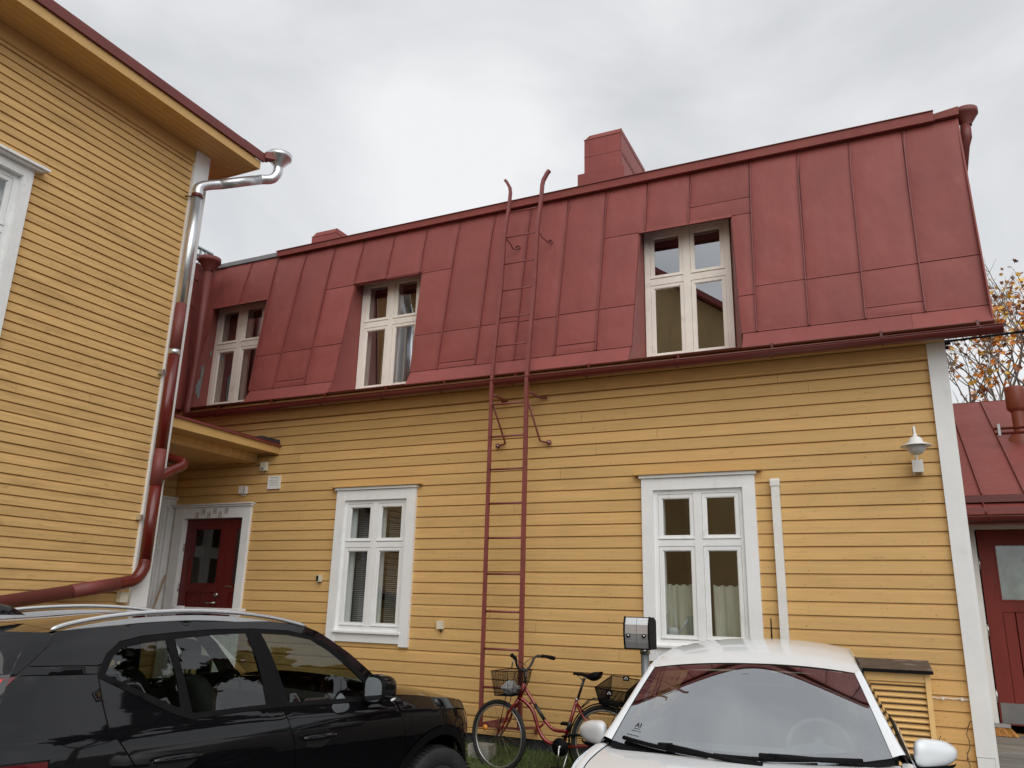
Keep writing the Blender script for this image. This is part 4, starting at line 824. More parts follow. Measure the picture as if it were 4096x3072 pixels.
put('roof', MB().add([(-6.55, -12, 6.94), (-6.55, 6.42, 6.94), (-12, 1.5, 9.6), (-12, -12, 9.6), (-17, 6.42, 6.94)], [(0, 1, 2, 3), (1, 4, 2)]), M['roof'], H2, recalc=False)
window(H2, F2, *LW, 4.84, M['white_old'], M['glass'], casing=(.088, 3.7), depth=.025, border=.05)
m = MB(); wbox(m, F2, 2.75, 4.115, -.12, .0, 5.515, 5.54); wbox(m, F2, 2.80, 4.06, -.09, 0, 5.495, 5.514)
put('cornice', m, M['white_old'], H2)
for z in (3.8, 1.05): window(H2, F2, -3.05, -2.15, z, z+1.6 if z > 3 else z+1.5, z+1.0, M['white_old'], M['glass'], casing=(.088, z-.1))
for a in ((LW[0]-.1, LW[1]+.1, 3.7, 5.5), (-3.2, -2.0, 3.6, 5.6), (-3.2, -2.0, .9, 2.7)): room(H2, F2, *a, .13, 2, M['dark'])
# galvanised funnel and downpipe
px = -6.875
fu = funnel(H2, -6.50, 6.63, 7.045, M['galv'], .155, .056, .05, .12)
put('connector', MB().hexa([(-6.60, 6.45, 6.90), (-6.52, 6.42, 6.90), (-6.42, 6.60, 6.93), (-6.55, 6.62, 6.93), (-6.60, 6.45, 6.985), (-6.52, 6.42, 6.985), (-6.42, 6.60, 7.03), (-6.55, 6.62, 7.03)]), M['seam'], fu)
def ribbed(parent, pts, r_, mat, name='pipe_elbow'):
    P_ = bez(pts, 8); rr = [r_*(1.045 if i % 2 else .985) for i in range(len(P_))]; rr[0] = rr[-1] = r_*1.03
    return put(name, MB().tube(P_, rr, 18), mat, parent)
ribbed(fu, [(-6.50, 6.63, 6.86), (-6.502, 6.625, 6.78), (-6.535, 6.575, 6.69), (-6.60, 6.46, 6.635)], .058, M['galv'])
put('downpipe', MB().tube([(-6.60, 6.46, 6.635), (-6.80, 6.03, 6.385)], .060, 18), M['galv'], fu)
ribbed(fu, [(-6.80, 6.03, 6.385), (-6.85, 5.90, 6.315), (px, 5.81, 6.24), (px, 5.80, 6.14)], .058, M['galv'])
m = MB().tube([(px, 5.80, 6.145), (px, 5.80, 6.105)], .064, 18); m.tube([(px, 5.80, 6.125), (-7.0, 5.74, 6.125)], .008, 6)
put('pipe_clamp', m, M['redgutter'], fu)
put('downpipe', MB().tube([(px, 5.80, 6.15), (px, 5.803, 4.79)], .056, 20), M['galv'], fu)
put('downpipe', MB().tube([(px, 5.803, 4.795), (px, 5.805, 4.22)], .060, 20), M['redfaded'], fu)
put('pipe_clamp', MB().tube([(px, 5.805, 4.26), (px, 5.805, 4.205)], .063, 20), M['galv'], fu)
put('downpipe', MB().tube([(px, 5.805, 4.21), (px, 5.812, 3.15)], .061, 22), M['redpipe'], fu)
put('downpipe', MB().tube([(px, 5.812, 3.16), (px, 5.815, 2.78)], .063, 22), M['redfaded'], fu)
put('downpipe', MB().tube([(px, 5.815, 2.79), (px, 5.82, 2.0)], .0605, 22), M['redpipe'], fu)
ribbed(fu, [(px, 5.82, 2.02), (px, 5.81, 1.93), (px, 5.74, 1.83), (px, 5.62, 1.79), (px, 5.52, 1.77)], .061, M['redpipe'])
put('downpipe', MB().tube([(px, 5.545, 1.773), (px, 5.05, 1.69)], .064, 22), M['redfaded'], fu); put('downpipe', MB().tube([(px, 5.06, 1.69), (px, -1.5, .60), (px+.02, -1.75, .45), (px+.05, -1.85, .02)], .061, 22), M['redfaded'], fu)
ribbed(fu, [(px, 5.83, 2.86), (px-.005, 5.98, 2.955), (px-.01, 6.12, 3.03), (px-.07, 6.17, 3.09), (px-.25, 6.14, 3.14), (px-.5, 6.10, 3.2)], .052, M['redpipe'], 'branch_pipe')
for z in (2.42, 3.98): put('pipe_clamp', MB().box(px-.12, px-.05, 5.735, 5.76, z, z+.05), M['galv'], fu)
t = thing('outdoor_socket', 'small cream outlet box low on the wall under the slanting red pipe', 'outlet box', (-6.99, 5.68, 1.58))
m = MB().box(-6.985, -6.93, 5.64, 5.73, 1.60, 1.70); m.tube([(-6.96, 5.67, 1.70), (-6.97, 5.66, 1.75)], .005, 6); put('housing', m, M['creamplastic'], t)

# ================================================================== SMALL RED ROOFED HOUSE ON THE RIGHT
H3 = thing('red_roofed_outbuilding', 'low outbuilding at the right with a red sheet roof and a red plank door', 'house', (1.6, 9.2, 0))
F3 = FX(9.2)
m = MB(); core(m, F3, .60, 6.0, .3, 2.80, [(.77, 1.80, .62, 2.52)], .0, .15); m.box(5.9, 6.0, 9.2, 13.5, .3, 2.8); put('wall', m, M['yellow_trim'], H3)
boards(H3, F3, M['yellow_x'], 1.90, 5.98, .42, .121, 0, 18, [], ztop=2.66, seed=33)
m = MB(); wbox(m, F3, .64, .768, -.03, .06, .66, 2.75); wbox(m, F3, .768, 1.80, -.028, .06, 2.512, 2.66); wbox(m, F3, 1.80, 1.92, -.03, .06, .66, 2.75)
fr3 = put('door_frame', m, M['white'], H3)
put('number_plate', MB().box(1.165, 1.235, 9.164, 9.17, 2.535, 2.605), M['whiteplastic'], fr3)
m = MB(); mesh_text('6', .07, lambda tx, ty: (1.20+tx, 9.162, 2.572+ty), m); put('numeral', m, M['text'], fr3, recalc=False)
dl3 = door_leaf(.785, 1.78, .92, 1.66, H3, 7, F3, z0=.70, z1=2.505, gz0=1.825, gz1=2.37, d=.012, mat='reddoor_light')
put('kick_plate', MB().box(.80, 1.77, 9.2+.004, 9.2+.010, .715, .895), paint('kick_plate', (.20, .20, .195), .45, (9, 9, 9), .12, metal=.5, rand=0), dl3)
for z in (2.18, 1.55, .95): put('hinge', MB().tube([F3(.778, -.005, z-.055), F3(.778, -.005, z+.055)], .010, 8), M['steel'], dl3)
M['lace'] = paint('dim_lace', (.20, .235, .20), .9, (9, 9, 9), .35, rand=0)
curtain(.93, 1.65, 1.83, 2.36, 9.26, 'grey green lace curtain behind the glass of the right red door', .008, 20, 'lace')
room(H3, F3, .70, 1.9, .6, 2.6, .14, 2, M['dark'])
e0, e1 = (8.80, 2.80), (11.2, 4.28)          # eave and ridge (y, z)
rs = [(.60, .84), (.843, 1.19), (1.193, 1.69), (1.693, 2.19), (2.193, 2.69), (2.693, 3.4), (3.403, 4.7), (4.703, 6.0)]
dn = Vector((0, -(e1[1]-e0[1]), e1[0]-e0[0])).normalized()
for a, b in rs:
    put('roof_panel', MB().slab([(a, e0[0], e0[1]), (b, e0[0], e0[1]), (b, e1[0], e1[1]), (a, e1[0], e1[1])], dn, .012), M['roof'], H3)
    put('roof_panel', MB().slab([(a, 8.62, 2.60), (b, 8.62, 2.60), (b, 8.85, 2.735), (a, 8.85, 2.735)], dn, .012), M['roof'], H3)
for x in (.842, 1.192, 1.692, 2.192, 2.692):
    m = MB(); n = 8
    for i in range(n):
        y0, y1 = e0[0]+(e1[0]-e0[0])*i/n, e0[0]+(e1[0]-e0[0])*(i+1)/n; z0, z1 = e0[1]+(e1[1]-e0[1])*i/n, e0[1]+(e1[1]-e0[1])*(i+1)/n
        m.hexa([(x-.005, y0, z0), (x+.005, y0, z0), (x+.005, y1, z1), (x-.005, y1, z1), (x-.005, y0-.012, z0+.022), (x+.005, y0-.012, z0+.022), (x+.005, y1-.012, z1+.022), (x-.005, y1-.012, z1+.022)])
    m.hexa([(x-.005, 8.62, 2.60), (x+.005, 8.62, 2.60), (x+.005, 8.85, 2.735), (x-.005, 8.85, 2.735), (x-.005, 8.61, 2.62), (x+.005, 8.61, 2.62), (x+.005, 8.84, 2.757), (x-.005, 8.84, 2.757)])
    put('standing_seam', m, M['seam'], H3)
put('upstand_gutter', MB().box(.60, 3.4, 8.80, 8.86, 2.735, 2.805), M['redgutter'], H3)
put('gable', MB().slab([(5.98, 9.2, 2.8), (5.98, 13.4, 2.8), (5.98, 11.2, 4.25)], (1, 0, 0), .05), M['yellow_trim'], H3)
put('roof', MB().add([(.60, 11.2, 4.285), (6.0, 11.2, 4.285), (6.0, 13.6, 2.8), (.60, 13.6, 2.8)], [(0, 1, 2, 3)]), M['roof'], H3, recalc=False)
gutter(H3, .60, 6.0, 8.58, 2.585, .06, M['redgutter'], .01, 4)
for x in (.86, 1.9): put('gutter_bracket', MB().tube([(x, 8.58+math.cos(a)*.065, 2.585+math.sin(a)*.065) for a in [math.pi*(.97+1.06*k/10) for k in range(11)]], .007, 4, sx=1.8), M['redgutter'], H3)
put('soffit', MB().box(.60, 3.4, 8.66, 9.19, 2.66, 2.67), M['seam'], H3)
put('fascia', MB().box(.60, 3.4, 8.64, 8.66, 2.50, 2.67), M['seam'], H3)
vp = MB().lathe([(.062, 3.5), (.062, 3.9)], lambda x, y, h: (1.405+x, 10.02+y, h), 20); v = put('vent_pipe', vp, paint('vent_brown', (.23, .06, .035), .5, (9, 9, 9), .1, rand=0), H3)
put('vent_cowl', MB().lathe([(.066, 3.865), (.09, 3.89), (.098, 3.90), (.098, 4.12), (.092, 4.145), (0, 4.15)], lambda x, y, h: (1.405+x, 10.02+y, h), 24), v.data.materials[0], v)
put('vent_flange', MB().lathe([(.062, 3.64), (.085, 3.60), (.13, 3.545)], lambda x, y, h: (1.405+x, 10.02+y, h+y*.62), 20), v.data.materials[0], v)
m = MB()
for z in (0, -.055): m.tube([(1.13, 9.78, 3.64+z), (3.3, 9.78, 3.64+z)], .014, 10)
sr = put('snow_rail', m, M['redgutter'], H3); put('clamp', MB().box(1.165, 1.19, 9.76, 9.82, 3.56, 3.69), M['galvdull'], sr)
# wooden steps and broom
ST = thing('wooden_steps', 'weathered grey wooden steps in front of the right red door', 'steps', (1.4, 8.6, 0))
for i in range(11):
    y0 = 8.06+i*.103; put('plank', MB().box(.60, 2.4, y0, y0+.098, .59+rnd.uniform(-.003, .003), .62), M['greywood'], ST)
put('plank', MB().box(.60, 2.4, 8.045, 8.058, .44, .60), M['greywood'], ST)
for i in range(3): put('plank', MB().box(.60, 2.4, 7.74+i*.10, 7.835+i*.10, .41, .44), M['greywood'], ST)
put('plank', MB().box(.60, 2.4, 7.72, 7.738, .2, .415), M['greywood'], ST)
t = thing('brush', 'stiff orange bristled broom head lying in front of the right red door', 'broom', (.78, 9.1, .62))
put('brush_block', MB().box(.66, .84, 8.98, 9.04, .70, .73), M['plasticgrey'], t)
m = MB(); r = random.Random(2)
for i in range(420):
    x = r.uniform(.665, .835); y = r.uniform(8.985, 9.035); dx = (x-.72)*.5+r.uniform(-.01, .015); m.tube([(x, y, .70), (x+dx, y+r.uniform(-.03, .01), .625)], .0018, 3, cap=False)
put('bristles', m, paint('orange_bristle', (.62, .30, .08), .6, (40, 40, 40), .3, rand=0), t, kind='stuff')

# ------------------------------------------------------------------ cables to the gable
def cable(a, b, sag, r_, lab, mat='black'):
    P_ = [Vector(a).lerp(Vector(b), i/14)+Vector((0, 0, -sag*4*(i/14)*(1-i/14))) for i in range(15)]
    put('cable', MB().tube(P_, r_, 6), M[mat], label=lab, category='cable')
cable((.60, 8.6, 4.32), (7, 9.6, 5.25), .12, .012, 'thick dark cable running right from the gable under the roof corner')
cable((1.0, 8.9, 4.42), (7, 9.2, 5.0), .05, .006, 'thin pale cable above the dark one by the roof corner', 'whiteplastic')
t = thing('cable_anchor', 'dark insulator clamp on the gable below the roof corner', 'clamp', (.62, 8.5, 4.25))
put('body', MB().tube([(.58, 8.55, 4.30), (.72, 8.6, 4.31)], .028, 8).tube([(.58, 8.55, 4.26), (.70, 8.6, 4.255)], .02, 8), M['black'], t)

# ------------------------------------------------------------------ trees
bark = paint('dark_bark', (.22, .19, .165), .9, (20, 20, 8), .3, rand=0)
def tree(name, label, x, y, h, seed, leaves, mats, spread=1.0, lean=(0, 0), levels=5, single=0, leafsize=.1, group=None, dens=1.0, trunk=.16, start=.28, clusters=True, lab_leaf=None, fan=.5):
    t = thing(name, label, 'tree', (x, y, 0), group=group); r = random.Random(seed); tm = MB(); bm_ = MB(); tips = []
    def grow(p, d, ln, rad, lv):
        n = 4; pts = [p]; q = p.copy(); dd = d.copy()
        for i in range(n):
            dd = (dd+Vector((r.uniform(-1, 1), r.uniform(-1, 1), r.uniform(-.5, .9)))*.13).normalized(); q = q+dd*ln/n; pts.append(q.copy())
        (tm if lv == levels else bm_).tube(pts, [rad*(1-.12*i) for i in range(n+1)], 7 if lv > 2 else 4, cap=False)
        if lv <= 2: tips.extend(pts[1:])
        if lv == 0: return
        k = r.choice((2, 3, 3)) if lv > 1 else 3
        for j in range(k):
            a = r.uniform(0, 6.28); sp = r.uniform(.35, .85)*spread
            nd = (dd+Vector((math.cos(a)*sp, math.sin(a)*sp, r.uniform(-.2, .35)))).normalized()
            st = pts[-1] if j < 2 else pts[r.randrange(2, n)]
            grow(st, nd, ln*r.uniform(.62, .82), rad*.58, lv-1)
    grow(Vector((x, y, -.1)), Vector((lean[0], lean[1], 1)).normalized(), h*start, trunk, levels)
    put('trunk', tm, bark, t); put('branches', bm_, bark, t, recalc=False, kind='stuff')
    n = 0; big = MB(); base_v, base_f = leaf_shape(1)
    fm_ = []; tot = int(leaves)
    for i in range(tot):
        p = r.choice(tips)
        if clusters and noise.noise(Vector(p)*.55+Vector((seed, 0, 0))) < .02 and r.random() < .85: continue
        p = p+Vector((r.gauss(0, .12), r.gauss(0, .12), r.gauss(0, .12)-.05)); s = leafsize*r.uniform(.7, 1.25); k = r.choices(range(len(mats)), (5, 3, 2)[:len(mats)])[0]
        e_ = Matrix.Rotation(r.uniform(0, 6.28), 3, 'Z') @ Matrix.Rotation(r.uniform(-1.3, 1.3), 3, 'X') @ Matrix.Rotation(r.uniform(-1, 1), 3, 'Y')
        if n < single:
            o = bpy.data.objects.new('leaf', lm[k]); col.objects.link(o); o.parent = t; o.location = p-Vector((x, y, 0)); o.scale = (s, s, s); o.rotation_euler = e_.to_euler()
        else:
            big.add([p+e_ @ Vector(v_)*s for v_ in base_v] if leafsize < .2 else [p+e_ @ Vector(c)*s for c in ((-.5, -.3, 0), (.5, -.3, .1), (.4, .5, 0), (-.4, .5, .1))], base_f if leafsize < .2 else [(0, 1, 2, 3)])
            fm_ += [k]*(len(base_f) if leafsize < .2 else 1)
        n += 1
    if big.v: put('crown', big, None, t, recalc=False, mats=mats, fmat=fm_, kind='stuff')
    return t
tree('maple_tree', 'half bare maple with orange and yellow leaves behind the low red roof', 1.0, 18.5, 11.5, 12, 2300, leafm, spread=1.05, lean=(.14, 0), levels=6, single=260, leafsize=.135, trunk=.15, start=.26)
tree('maple_tree', 'taller bare branched maple further right behind the low red roof', 3.6, 20.5, 12.0, 31, 1500, leafm, spread=.95, lean=(-.06, 0), levels=6, leafsize=.13, trunk=.14, start=.26)
gr = [paint('dark_green_leaf', (.035, .06, .018), .6, rand=0), paint('olive_leaf', (.06, .075, .02), .6, rand=0)]
ol = [paint('rust_leaf', (.22, .09, .03), .6, rand=0), paint('brown_leaf', (.12, .07, .025), .6, rand=0)]
for (x, y, h, s, mt, lab) in [(8.6, 4.6, 14.5, 5, gr, 'tall green birch standing on the far side of the yard to the right'), (9.0, 11.5, 15, 6, ol, 'rusty leaved tree at the right edge of the yard'), (13, -3.5, 14, 8, gr, 'dark green tree behind the photographer to the right'), (10, -13, 10, 9, gr, 'green tree across the yard behind the photographer')]:
    tree('yard_tree', lab, x, y, h, s, 7500, mt, levels=4, leafsize=.34, trunk=.22, clusters=False, spread=.85)
# the house across the yard, seen only as a reflection in the upper windows
H4 = thing('opposite_house', 'tall yellow plastered house across the yard behind the photographer', 'house', (-8, -12, 0))
m = MB().prism([(-16, 0), (-3.4, 0), (-3.4, 10.7), (-9.5, 15.0), (-16, 10.7)], lambda u, a, b: (a, u, b), -22, -9.5); put('wall', m, paint('ochre_plaster', (.50, .36, .16), .8, (.5, .5, .5), .12, rand=0, streak=((2.5, 2.5, .5), .5, (.30, .22, .11), .5)), H4)
put('roof', MB().prism([(-16.4, 10.43), (-9.5, 15.15), (-3.0, 10.43), (-3.0, 10.62), (-9.5, 15.38), (-16.4, 10.62)], lambda u, a, b: (a, u, b), -22, -9.0), M['roof'], H4)

# ================================================================== CARS
def inside(p, poly):
    x, y = p; c = False; j = len(poly)-1
    for i in range(len(poly)):
        a, b = poly[i], poly[j]
        if (a[1] > y) != (b[1] > y) and x < (b[0]-a[0])*(y-a[1])/(b[1]-a[1])+a[0]: c = not c
        j = i
    return c
def resample(poly, step):
    out = []
    for i in range(len(poly)):
        a, b = Vector(poly[i]), Vector(poly[(i+1) % len(poly)]); n = max(1, int((b-a).length/step))
        out += [tuple(a.lerp(b, k/n)) for k in range(n)]
    return out
def panel2d(outline, holes, f, step=.04):
    """fill a 2-D outline with holes by a fine triangulation and map it through f(a, b) -> (x, y, z)"""
    O = resample(outline, step); Hs = [resample(h, step) for h in holes]; loops = [O]+Hs; pts = []; edges = []
    for Lp in loops:
        o = len(pts); pts += Lp; edges += [(o+i, o+(i+1) % len(Lp)) for i in range(len(Lp))]
    nb = list(pts); x0, x1 = min(p[0] for p in O), max(p[0] for p in O); y0, y1 = min(p[1] for p in O), max(p[1] for p in O)
    i = 0
    yy = y0+step/2
    while yy < y1:
        xx = x0+step/2+(step/2 if i % 2 else 0)
        while xx < x1:
            p = (xx, yy)
            if inside(p, O) and not any(inside(p, h) for h in Hs) and all((p[0]-q[0])**2+(p[1]-q[1])**2 > (step*.45)**2 for q in nb): pts.append(p)
            xx += step
        yy += step*.87; i += 1
    r_ = delaunay_2d_cdt([Vector(p) for p in pts], edges, [], 0, 1e-6)
    V, F_ = r_[0], r_[2]; fs = []
    for fc in F_:
        c = sum((V[k] for k in fc), Vector((0, 0)))/len(fc)
        if inside(c, O) and not any(inside(c, h) for h in Hs): fs.append(tuple(fc))
    return [f(v.x, v.y) for v in V], fs
def shrink(poly, d=.0025):               # pull an outline in so that the shut lines stay open
    n = len(poly); A = sum(poly[i][0]*poly[(i+1) % n][1]-poly[(i+1) % n][0]*poly[i][1] for i in range(n)); sg = 1 if A > 0 else -1; out = []
    for i in range(n):
        a, b, c = Vector(poly[i-1]), Vector(poly[i]), Vector(poly[(i+1) % n]); e1 = (b-a).normalized(); e2 = (c-b).normalized()
        nn = (Vector((-e1.y, e1.x))+Vector((-e2.y, e2.x))); nn = nn.normalized() if nn.length > 1e-6 else Vector((-e1.y, e1.x)); out.append(tuple(b+nn*d*sg))
    return out
class Car:
    def __init__(s, name, label, loc, heading, HW, IZ, II, SF, SR, sf, sr, ex, roll=0.0):
        s.o = thing(name, label, 'car', loc, heading); s.o.rotation_euler = (roll, 0, heading); s.HW = HW; s.IZ, s.II, s.SF, s.SR, s.sf, s.sr, s.ex = IZ, II, SF, SR, sf, sr, ex
    def half(s, x, z):
        w = s.HW-sm(z, s.IZ, s.II)
        Sf = sm(z, *s.SF); Sr = sm(z, *s.SR)
        if x > s.sf: w *= max(0., 1-min(1, (x-s.sf)/(Sf-s.sf))**s.ex)**(1/s.ex)
        if x < s.sr: w *= max(0., 1-min(1, (s.sr-x)/(s.sr-Sr))**s.ex)**(1/s.ex)
        return w
    def side(s, sg, off=0.0): return lambda x, z: (x, sg*(s.half(x, z)+off), z)
    def add(s, name, mb, mat, parent=None, recalc=False, **k): return put(name, mb, mat, parent or s.o, local=True, recalc=recalc, **k)
    def panel(s, name, poly, mat, sg, off=0.0, holes=(), step=.045, parent=None, gap=.0025, **k):
        v, f_ = panel2d(shrink(poly, gap) if gap else poly, list(holes), s.side(sg, off), step)
        return s.add(name, MB().add(v, f_, True), mat, parent, **k)
    def endcap(s, name, z0, z1, front, mat, nz=14, w=.93, off=0.0, parent=None, w0=-1.0):
        def f_(u, v):
            z = z0+(z1-z0)*v; W = s.HW-sm(z, s.IZ, s.II); t = -w+2*w*u
            S0, S1 = (s.sf, sm(z, *s.SF)) if front else (s.sr, sm(z, *s.SR))
            return (S0+(S1-S0)*(1-abs(t)**s.ex)**(1/s.ex)+(off if front else -off), t*W, z)
        return s.add(name, MB().grid(f_, 28, nz), mat, parent)
    def wheel(s, x, y, r_, sg, rimm, width=.225):
        t = MB(); pr = [(r_*.66, width*.42), (r_*.72, width*.5), (r_*.93, width*.5), (r_*.985, width*.42), (r_, width*.25), (r_, -width*.25), (r_*.985, -width*.42), (r_*.93, -width*.5), (r_*.66, -width*.45)]
        t.lathe(pr, lambda a, b, h: (x+a, y+sg*h, r_+b), 48)
        for k in range(64):
            a = 2*math.pi*k/64
            for h0, h1 in ((.10, .46), (-.46, -.10)):
                p = [(x+math.cos(a+da+sk)*(r_+.006), y+sg*width*h, r_+math.sin(a+da+sk)*(r_+.006)) for da, h, sk in ((-.028, h0, 0), (.028, h0, 0), (.028, h1, .04), (-.028, h1, .04))]
                t.add(p, [(0, 1, 2, 3)])
        w_ = s.add('wheel', t, M['rubber'])
        m = MB().lathe([(r_*.67, width*.44), (r_*.62, width*.40), (r_*.60, width*.1), (r_*.58, -width*.3)], lambda a, b, h: (x+a, y+sg*h, r_+b), 40)
        for k in range(5):
            a = 2*math.pi*k/5+.3
            for da in (-.16, .16):
                c0, c1 = a+da*.5, a+da
                q = [(x+math.cos(t_)*rr_, y+sg*hh, r_+math.sin(t_)*rr_) for t_, rr_, hh in ((c0-.12, r_*.12, width*.34), (c0+.12, r_*.12, width*.34), (c1+.06, r_*.62, width*.40), (c1-.06, r_*.62, width*.40))]
                m.slab(q, (0, sg, 0), .02)
        m.lathe([(0, width*.38), (r_*.16, width*.37), (r_*.17, width*.3)], lambda a, b, h: (x+a, y+sg*h, r_+b), 20)
        s.add('rim', m, rimm, w_)
        return w_
def arc(cx, cz, r_, a0, a1, n=20): return [(cx+r_*math.cos(R(a0+(a1-a0)*k/n)), cz+r_*math.sin(R(a0+(a1-a0)*k/n))) for k in range(n+1)]

# ---------------------------------------------------------------- black estate (right flank seen)
hx, hy = .2211, .9753
S = Car('parked_car', 'glossy black crossover with silver roof rails parked nose towards the yellow wall', (-4.247, 3.426, 0), math.atan2(hy, hx), .93,
        [.20, .45, .62, .78, .88, .97, 1.04, 1.085, 1.3, 1.49, 1.56, 1.62], [.05, .015, .03, .012, 0, .004, .022, .045, .14, .24, .30, .40],
        ([.2, .6, .8, .95, 1.1], [2.60, 2.68, 2.66, 2.58, 2.4]), ([.2, .9, 1.1, 1.3, 1.5, 1.56], [-1.56, -1.56, -1.50, -1.38, -1.15, -1.0]), 1.3, -.25, 3.3)
bp = M['blackpaint']
seam_bf = [(.74, .45), (.727, .748), (.695, .887), (.652, .993), (.612, 1.075)]
seam_ff = [(1.61, .45), (1.628, .628), (1.59, .815), (1.538, .97), (1.463, 1.084)]
dlo_top = [(-.418, 1.303), (-.369, 1.39), (-.297, 1.445), (-.176, 1.47), (.012, 1.485), (.25, 1.499), (.5, 1.50), (.75, 1.488), (.93, 1.452), (1.06, 1.385), (1.18, 1.292), (1.30, 1.185), (1.405, 1.084)]
dlo_bot = [(1.36, 1.064), (1.0, 1.070), (.6, 1.080), (.3, 1.075), (.05, 1.063), (-.05, 1.098), (-.418, 1.285)]
glass_q = [(-.383, 1.296), (-.34, 1.375), (-.289, 1.417), (-.17, 1.437), (-.05, 1.449), (-.035, 1.37), (-.012, 1.25), (-.006, 1.122), (-.04, 1.133)]
glass_r = [(.002, 1.453), (.23, 1.470), (.452, 1.477), (.472, 1.40), (.492, 1.32), (.508, 1.2), (.512, 1.10), (.3, 1.098), (.06, 1.09), (.032, 1.25), (.014, 1.349)]
glass_f = [(.552, 1.474), (.74, 1.464), (.905, 1.435), (1.03, 1.365), (1.15, 1.272), (1.26, 1.175), (1.335, 1.094), (1.0, 1.093), (.667, 1.10), (.64, 1.2), (.61, 1.31), (.575, 1.42)]
roof_out = [(1.50, 1.093), (1.36, 1.215), (1.2, 1.345), (1.07, 1.43), (.98, 1.483), (.90, 1.512), (.82, 1.528), (.55, 1.552), (.27, 1.556), (0, 1.546), (-.3, 1.524), (-.60, 1.498)]
for sg in (-1, 1):
    S.panel('rear_door', [(-.415, 1.283), (-.402, 1.179), (-.377, 1.06), (-.311, .98), (-.231, .874), (-.235, .75)]+[p for p in reversed(arc(-.744, .36, .50, 0, 38, 8))]+[(-.2, .30), (.74, .30)]+seam_bf+[(.612, 1.078), (.3, 1.073), (.05, 1.061), (-.05, 1.096)], bp, sg)
    S.panel('front_door', [(.742, .30), (1.60, .30)]+seam_ff+[(1.36, 1.062), (1.0, 1.068), (.614, 1.078)]+[p for p in reversed(seam_bf)], bp, sg)
    S.panel('front_fender', [(1.602, .25)]+seam_ff[:-1]+[(1.56, .966), (1.906, .958), (2.2, .938), (2.50, .895), (2.56, .80), (2.56, .25), (2.44, .25)]+arc(1.96, .36, .49, -8, 188, 30), bp, sg)
    S.panel('bonnet_side', [(1.468, 1.083), (1.548, .974), (1.906, .964), (2.2, .944), (2.47, .903), (2.44, .945), (2.3, .99), (2.1, 1.025), (1.9, 1.045), (1.65, 1.075)], bp, sg)
    S.panel('roof_side', roof_out+[(-.618, 1.469), (-.634, 1.433), (-.728, 1.347), (-.42, 1.338), (-.395, 1.345)]+dlo_top[1:]+[(1.47, 1.086)], bp, sg)
    S.panel('pillar_strip', [(-.730, 1.344), (-.766, 1.309), (-.42, 1.302), (-.42, 1.336)], bp, sg, gap=.001)
    S.panel('rear_quarter', [(-.768, 1.307), (-.842, 1.232), (-.955, 1.05), (-1.0, .958), (-.636, .958), (-.636, .918), (-1.36, .91), (-1.38, .25), (-1.24, .25)]+[p for p in reversed(arc(-.744, .36, .50, 0, 190, 30))][0:31]+[(-.235, .75), (-.233, .874), (-.313, .98), (-.379, 1.06), (-.404, 1.179), (-.419, 1.299)], bp, sg)
    lp = S.panel('tail_lamp', [(-.775, 1.303), (-.845, 1.235), (-.958, 1.05), (-1.005, .962), (-1.28, .962), (-1.22, 1.15), (-1.12, 1.31), (-.95, 1.30)], paint('tail_lamp_red', (.12, .004, .006), .2, rand=0, coat=1), sg, off=-.002)
    S.panel('lamp_lens', [(-.80, 1.295), (-.83, 1.292), (-.87, 1.24), (-.99, 1.05), (-1.03, 1.0), (-1.09, 1.0), (-1.03, 1.14), (-.92, 1.297)], paint('bright_red_lens', (.75, .02, .02), .25, rand=0, coat=1), sg, off=.001, parent=lp)
    S.panel('tail_lamp', [(-.640, .953), (-.640, .923), (-1.36, .915), (-1.36, .953)], lp.data.materials[0], sg, off=.001)
    S.panel('tailgate_side', [(-.622, 1.493), (-.622, 1.469), (-.638, 1.433), (-.735, 1.345), (-.776, 1.312), (-1.12, 1.318), (-1.10, 1.42), (-.98, 1.505)], bp, sg)
    tr_ = S.panel('window_trim', dlo_top+dlo_bot, M['black'], sg, off=.004, holes=[glass_q, glass_r, glass_f], gap=0)
    if False: S.panel('chrome_line', dlo_bot[:6]+[(.05, 1.058), (.3, 1.069), (.6, 1.075), (1.0, 1.065), (1.36, 1.059)], M['black'], sg, off=.008, gap=0)
    for nm, gp in (('quarter_window', glass_q), ('rear_side_window', glass_r), ('front_side_window', glass_f)):
        S.panel(nm, shrink(gp, -.006), M['carglass'], sg, off=.001, gap=0)
    S.panel('arch_trim', arc(1.96, .36, .492, -8, 188, 30)+[p for p in reversed(arc(1.96, .36, .435, -12, 192, 30))], M['black'], sg, off=.012, gap=0)
    S.panel('arch_trim', arc(-.744, .36, .502, -8, 188, 30)+[p for p in reversed(arc(-.744, .36, .435, -12, 192, 30))], M['black'], sg, off=.012, gap=0)
    S.panel('sill_trim', [(-.25, .20), (1.50, .20), (1.47, .297), (-.24, .297)], M['black'], sg, off=.006)
    for cx_ in (1.96, -.744): S.add('wheel_housing', MB().grid(lambda u, v: (cx_+.435*math.cos(R(-20+220*u)), sg*(S.half(cx_+.435*math.cos(R(-20+220*u)), .7)+.01-.35*v), .36+.435*math.sin(R(-20+220*u))), 30, 3), M['black'])
    S.panel('inner_shell', [(-1.2, .9), (-1.0, .9), (-.23, .86), (-.23, .4), (1.45, .4), (1.5, .86), (2.42, .86), (2.42, .90), (1.9, .98), (1.47, 1.07), (1.36, 1.2), (1.2, 1.33), (1.07, 1.415), (.95, 1.48), (.82, 1.515), (.27, 1.54), (-.3, 1.51), (-.6, 1.485), (-.95, 1.44), (-1.1, 1.2)], M['text'], sg, off=-.014, gap=0, holes=[glass_q, glass_r, glass_f])
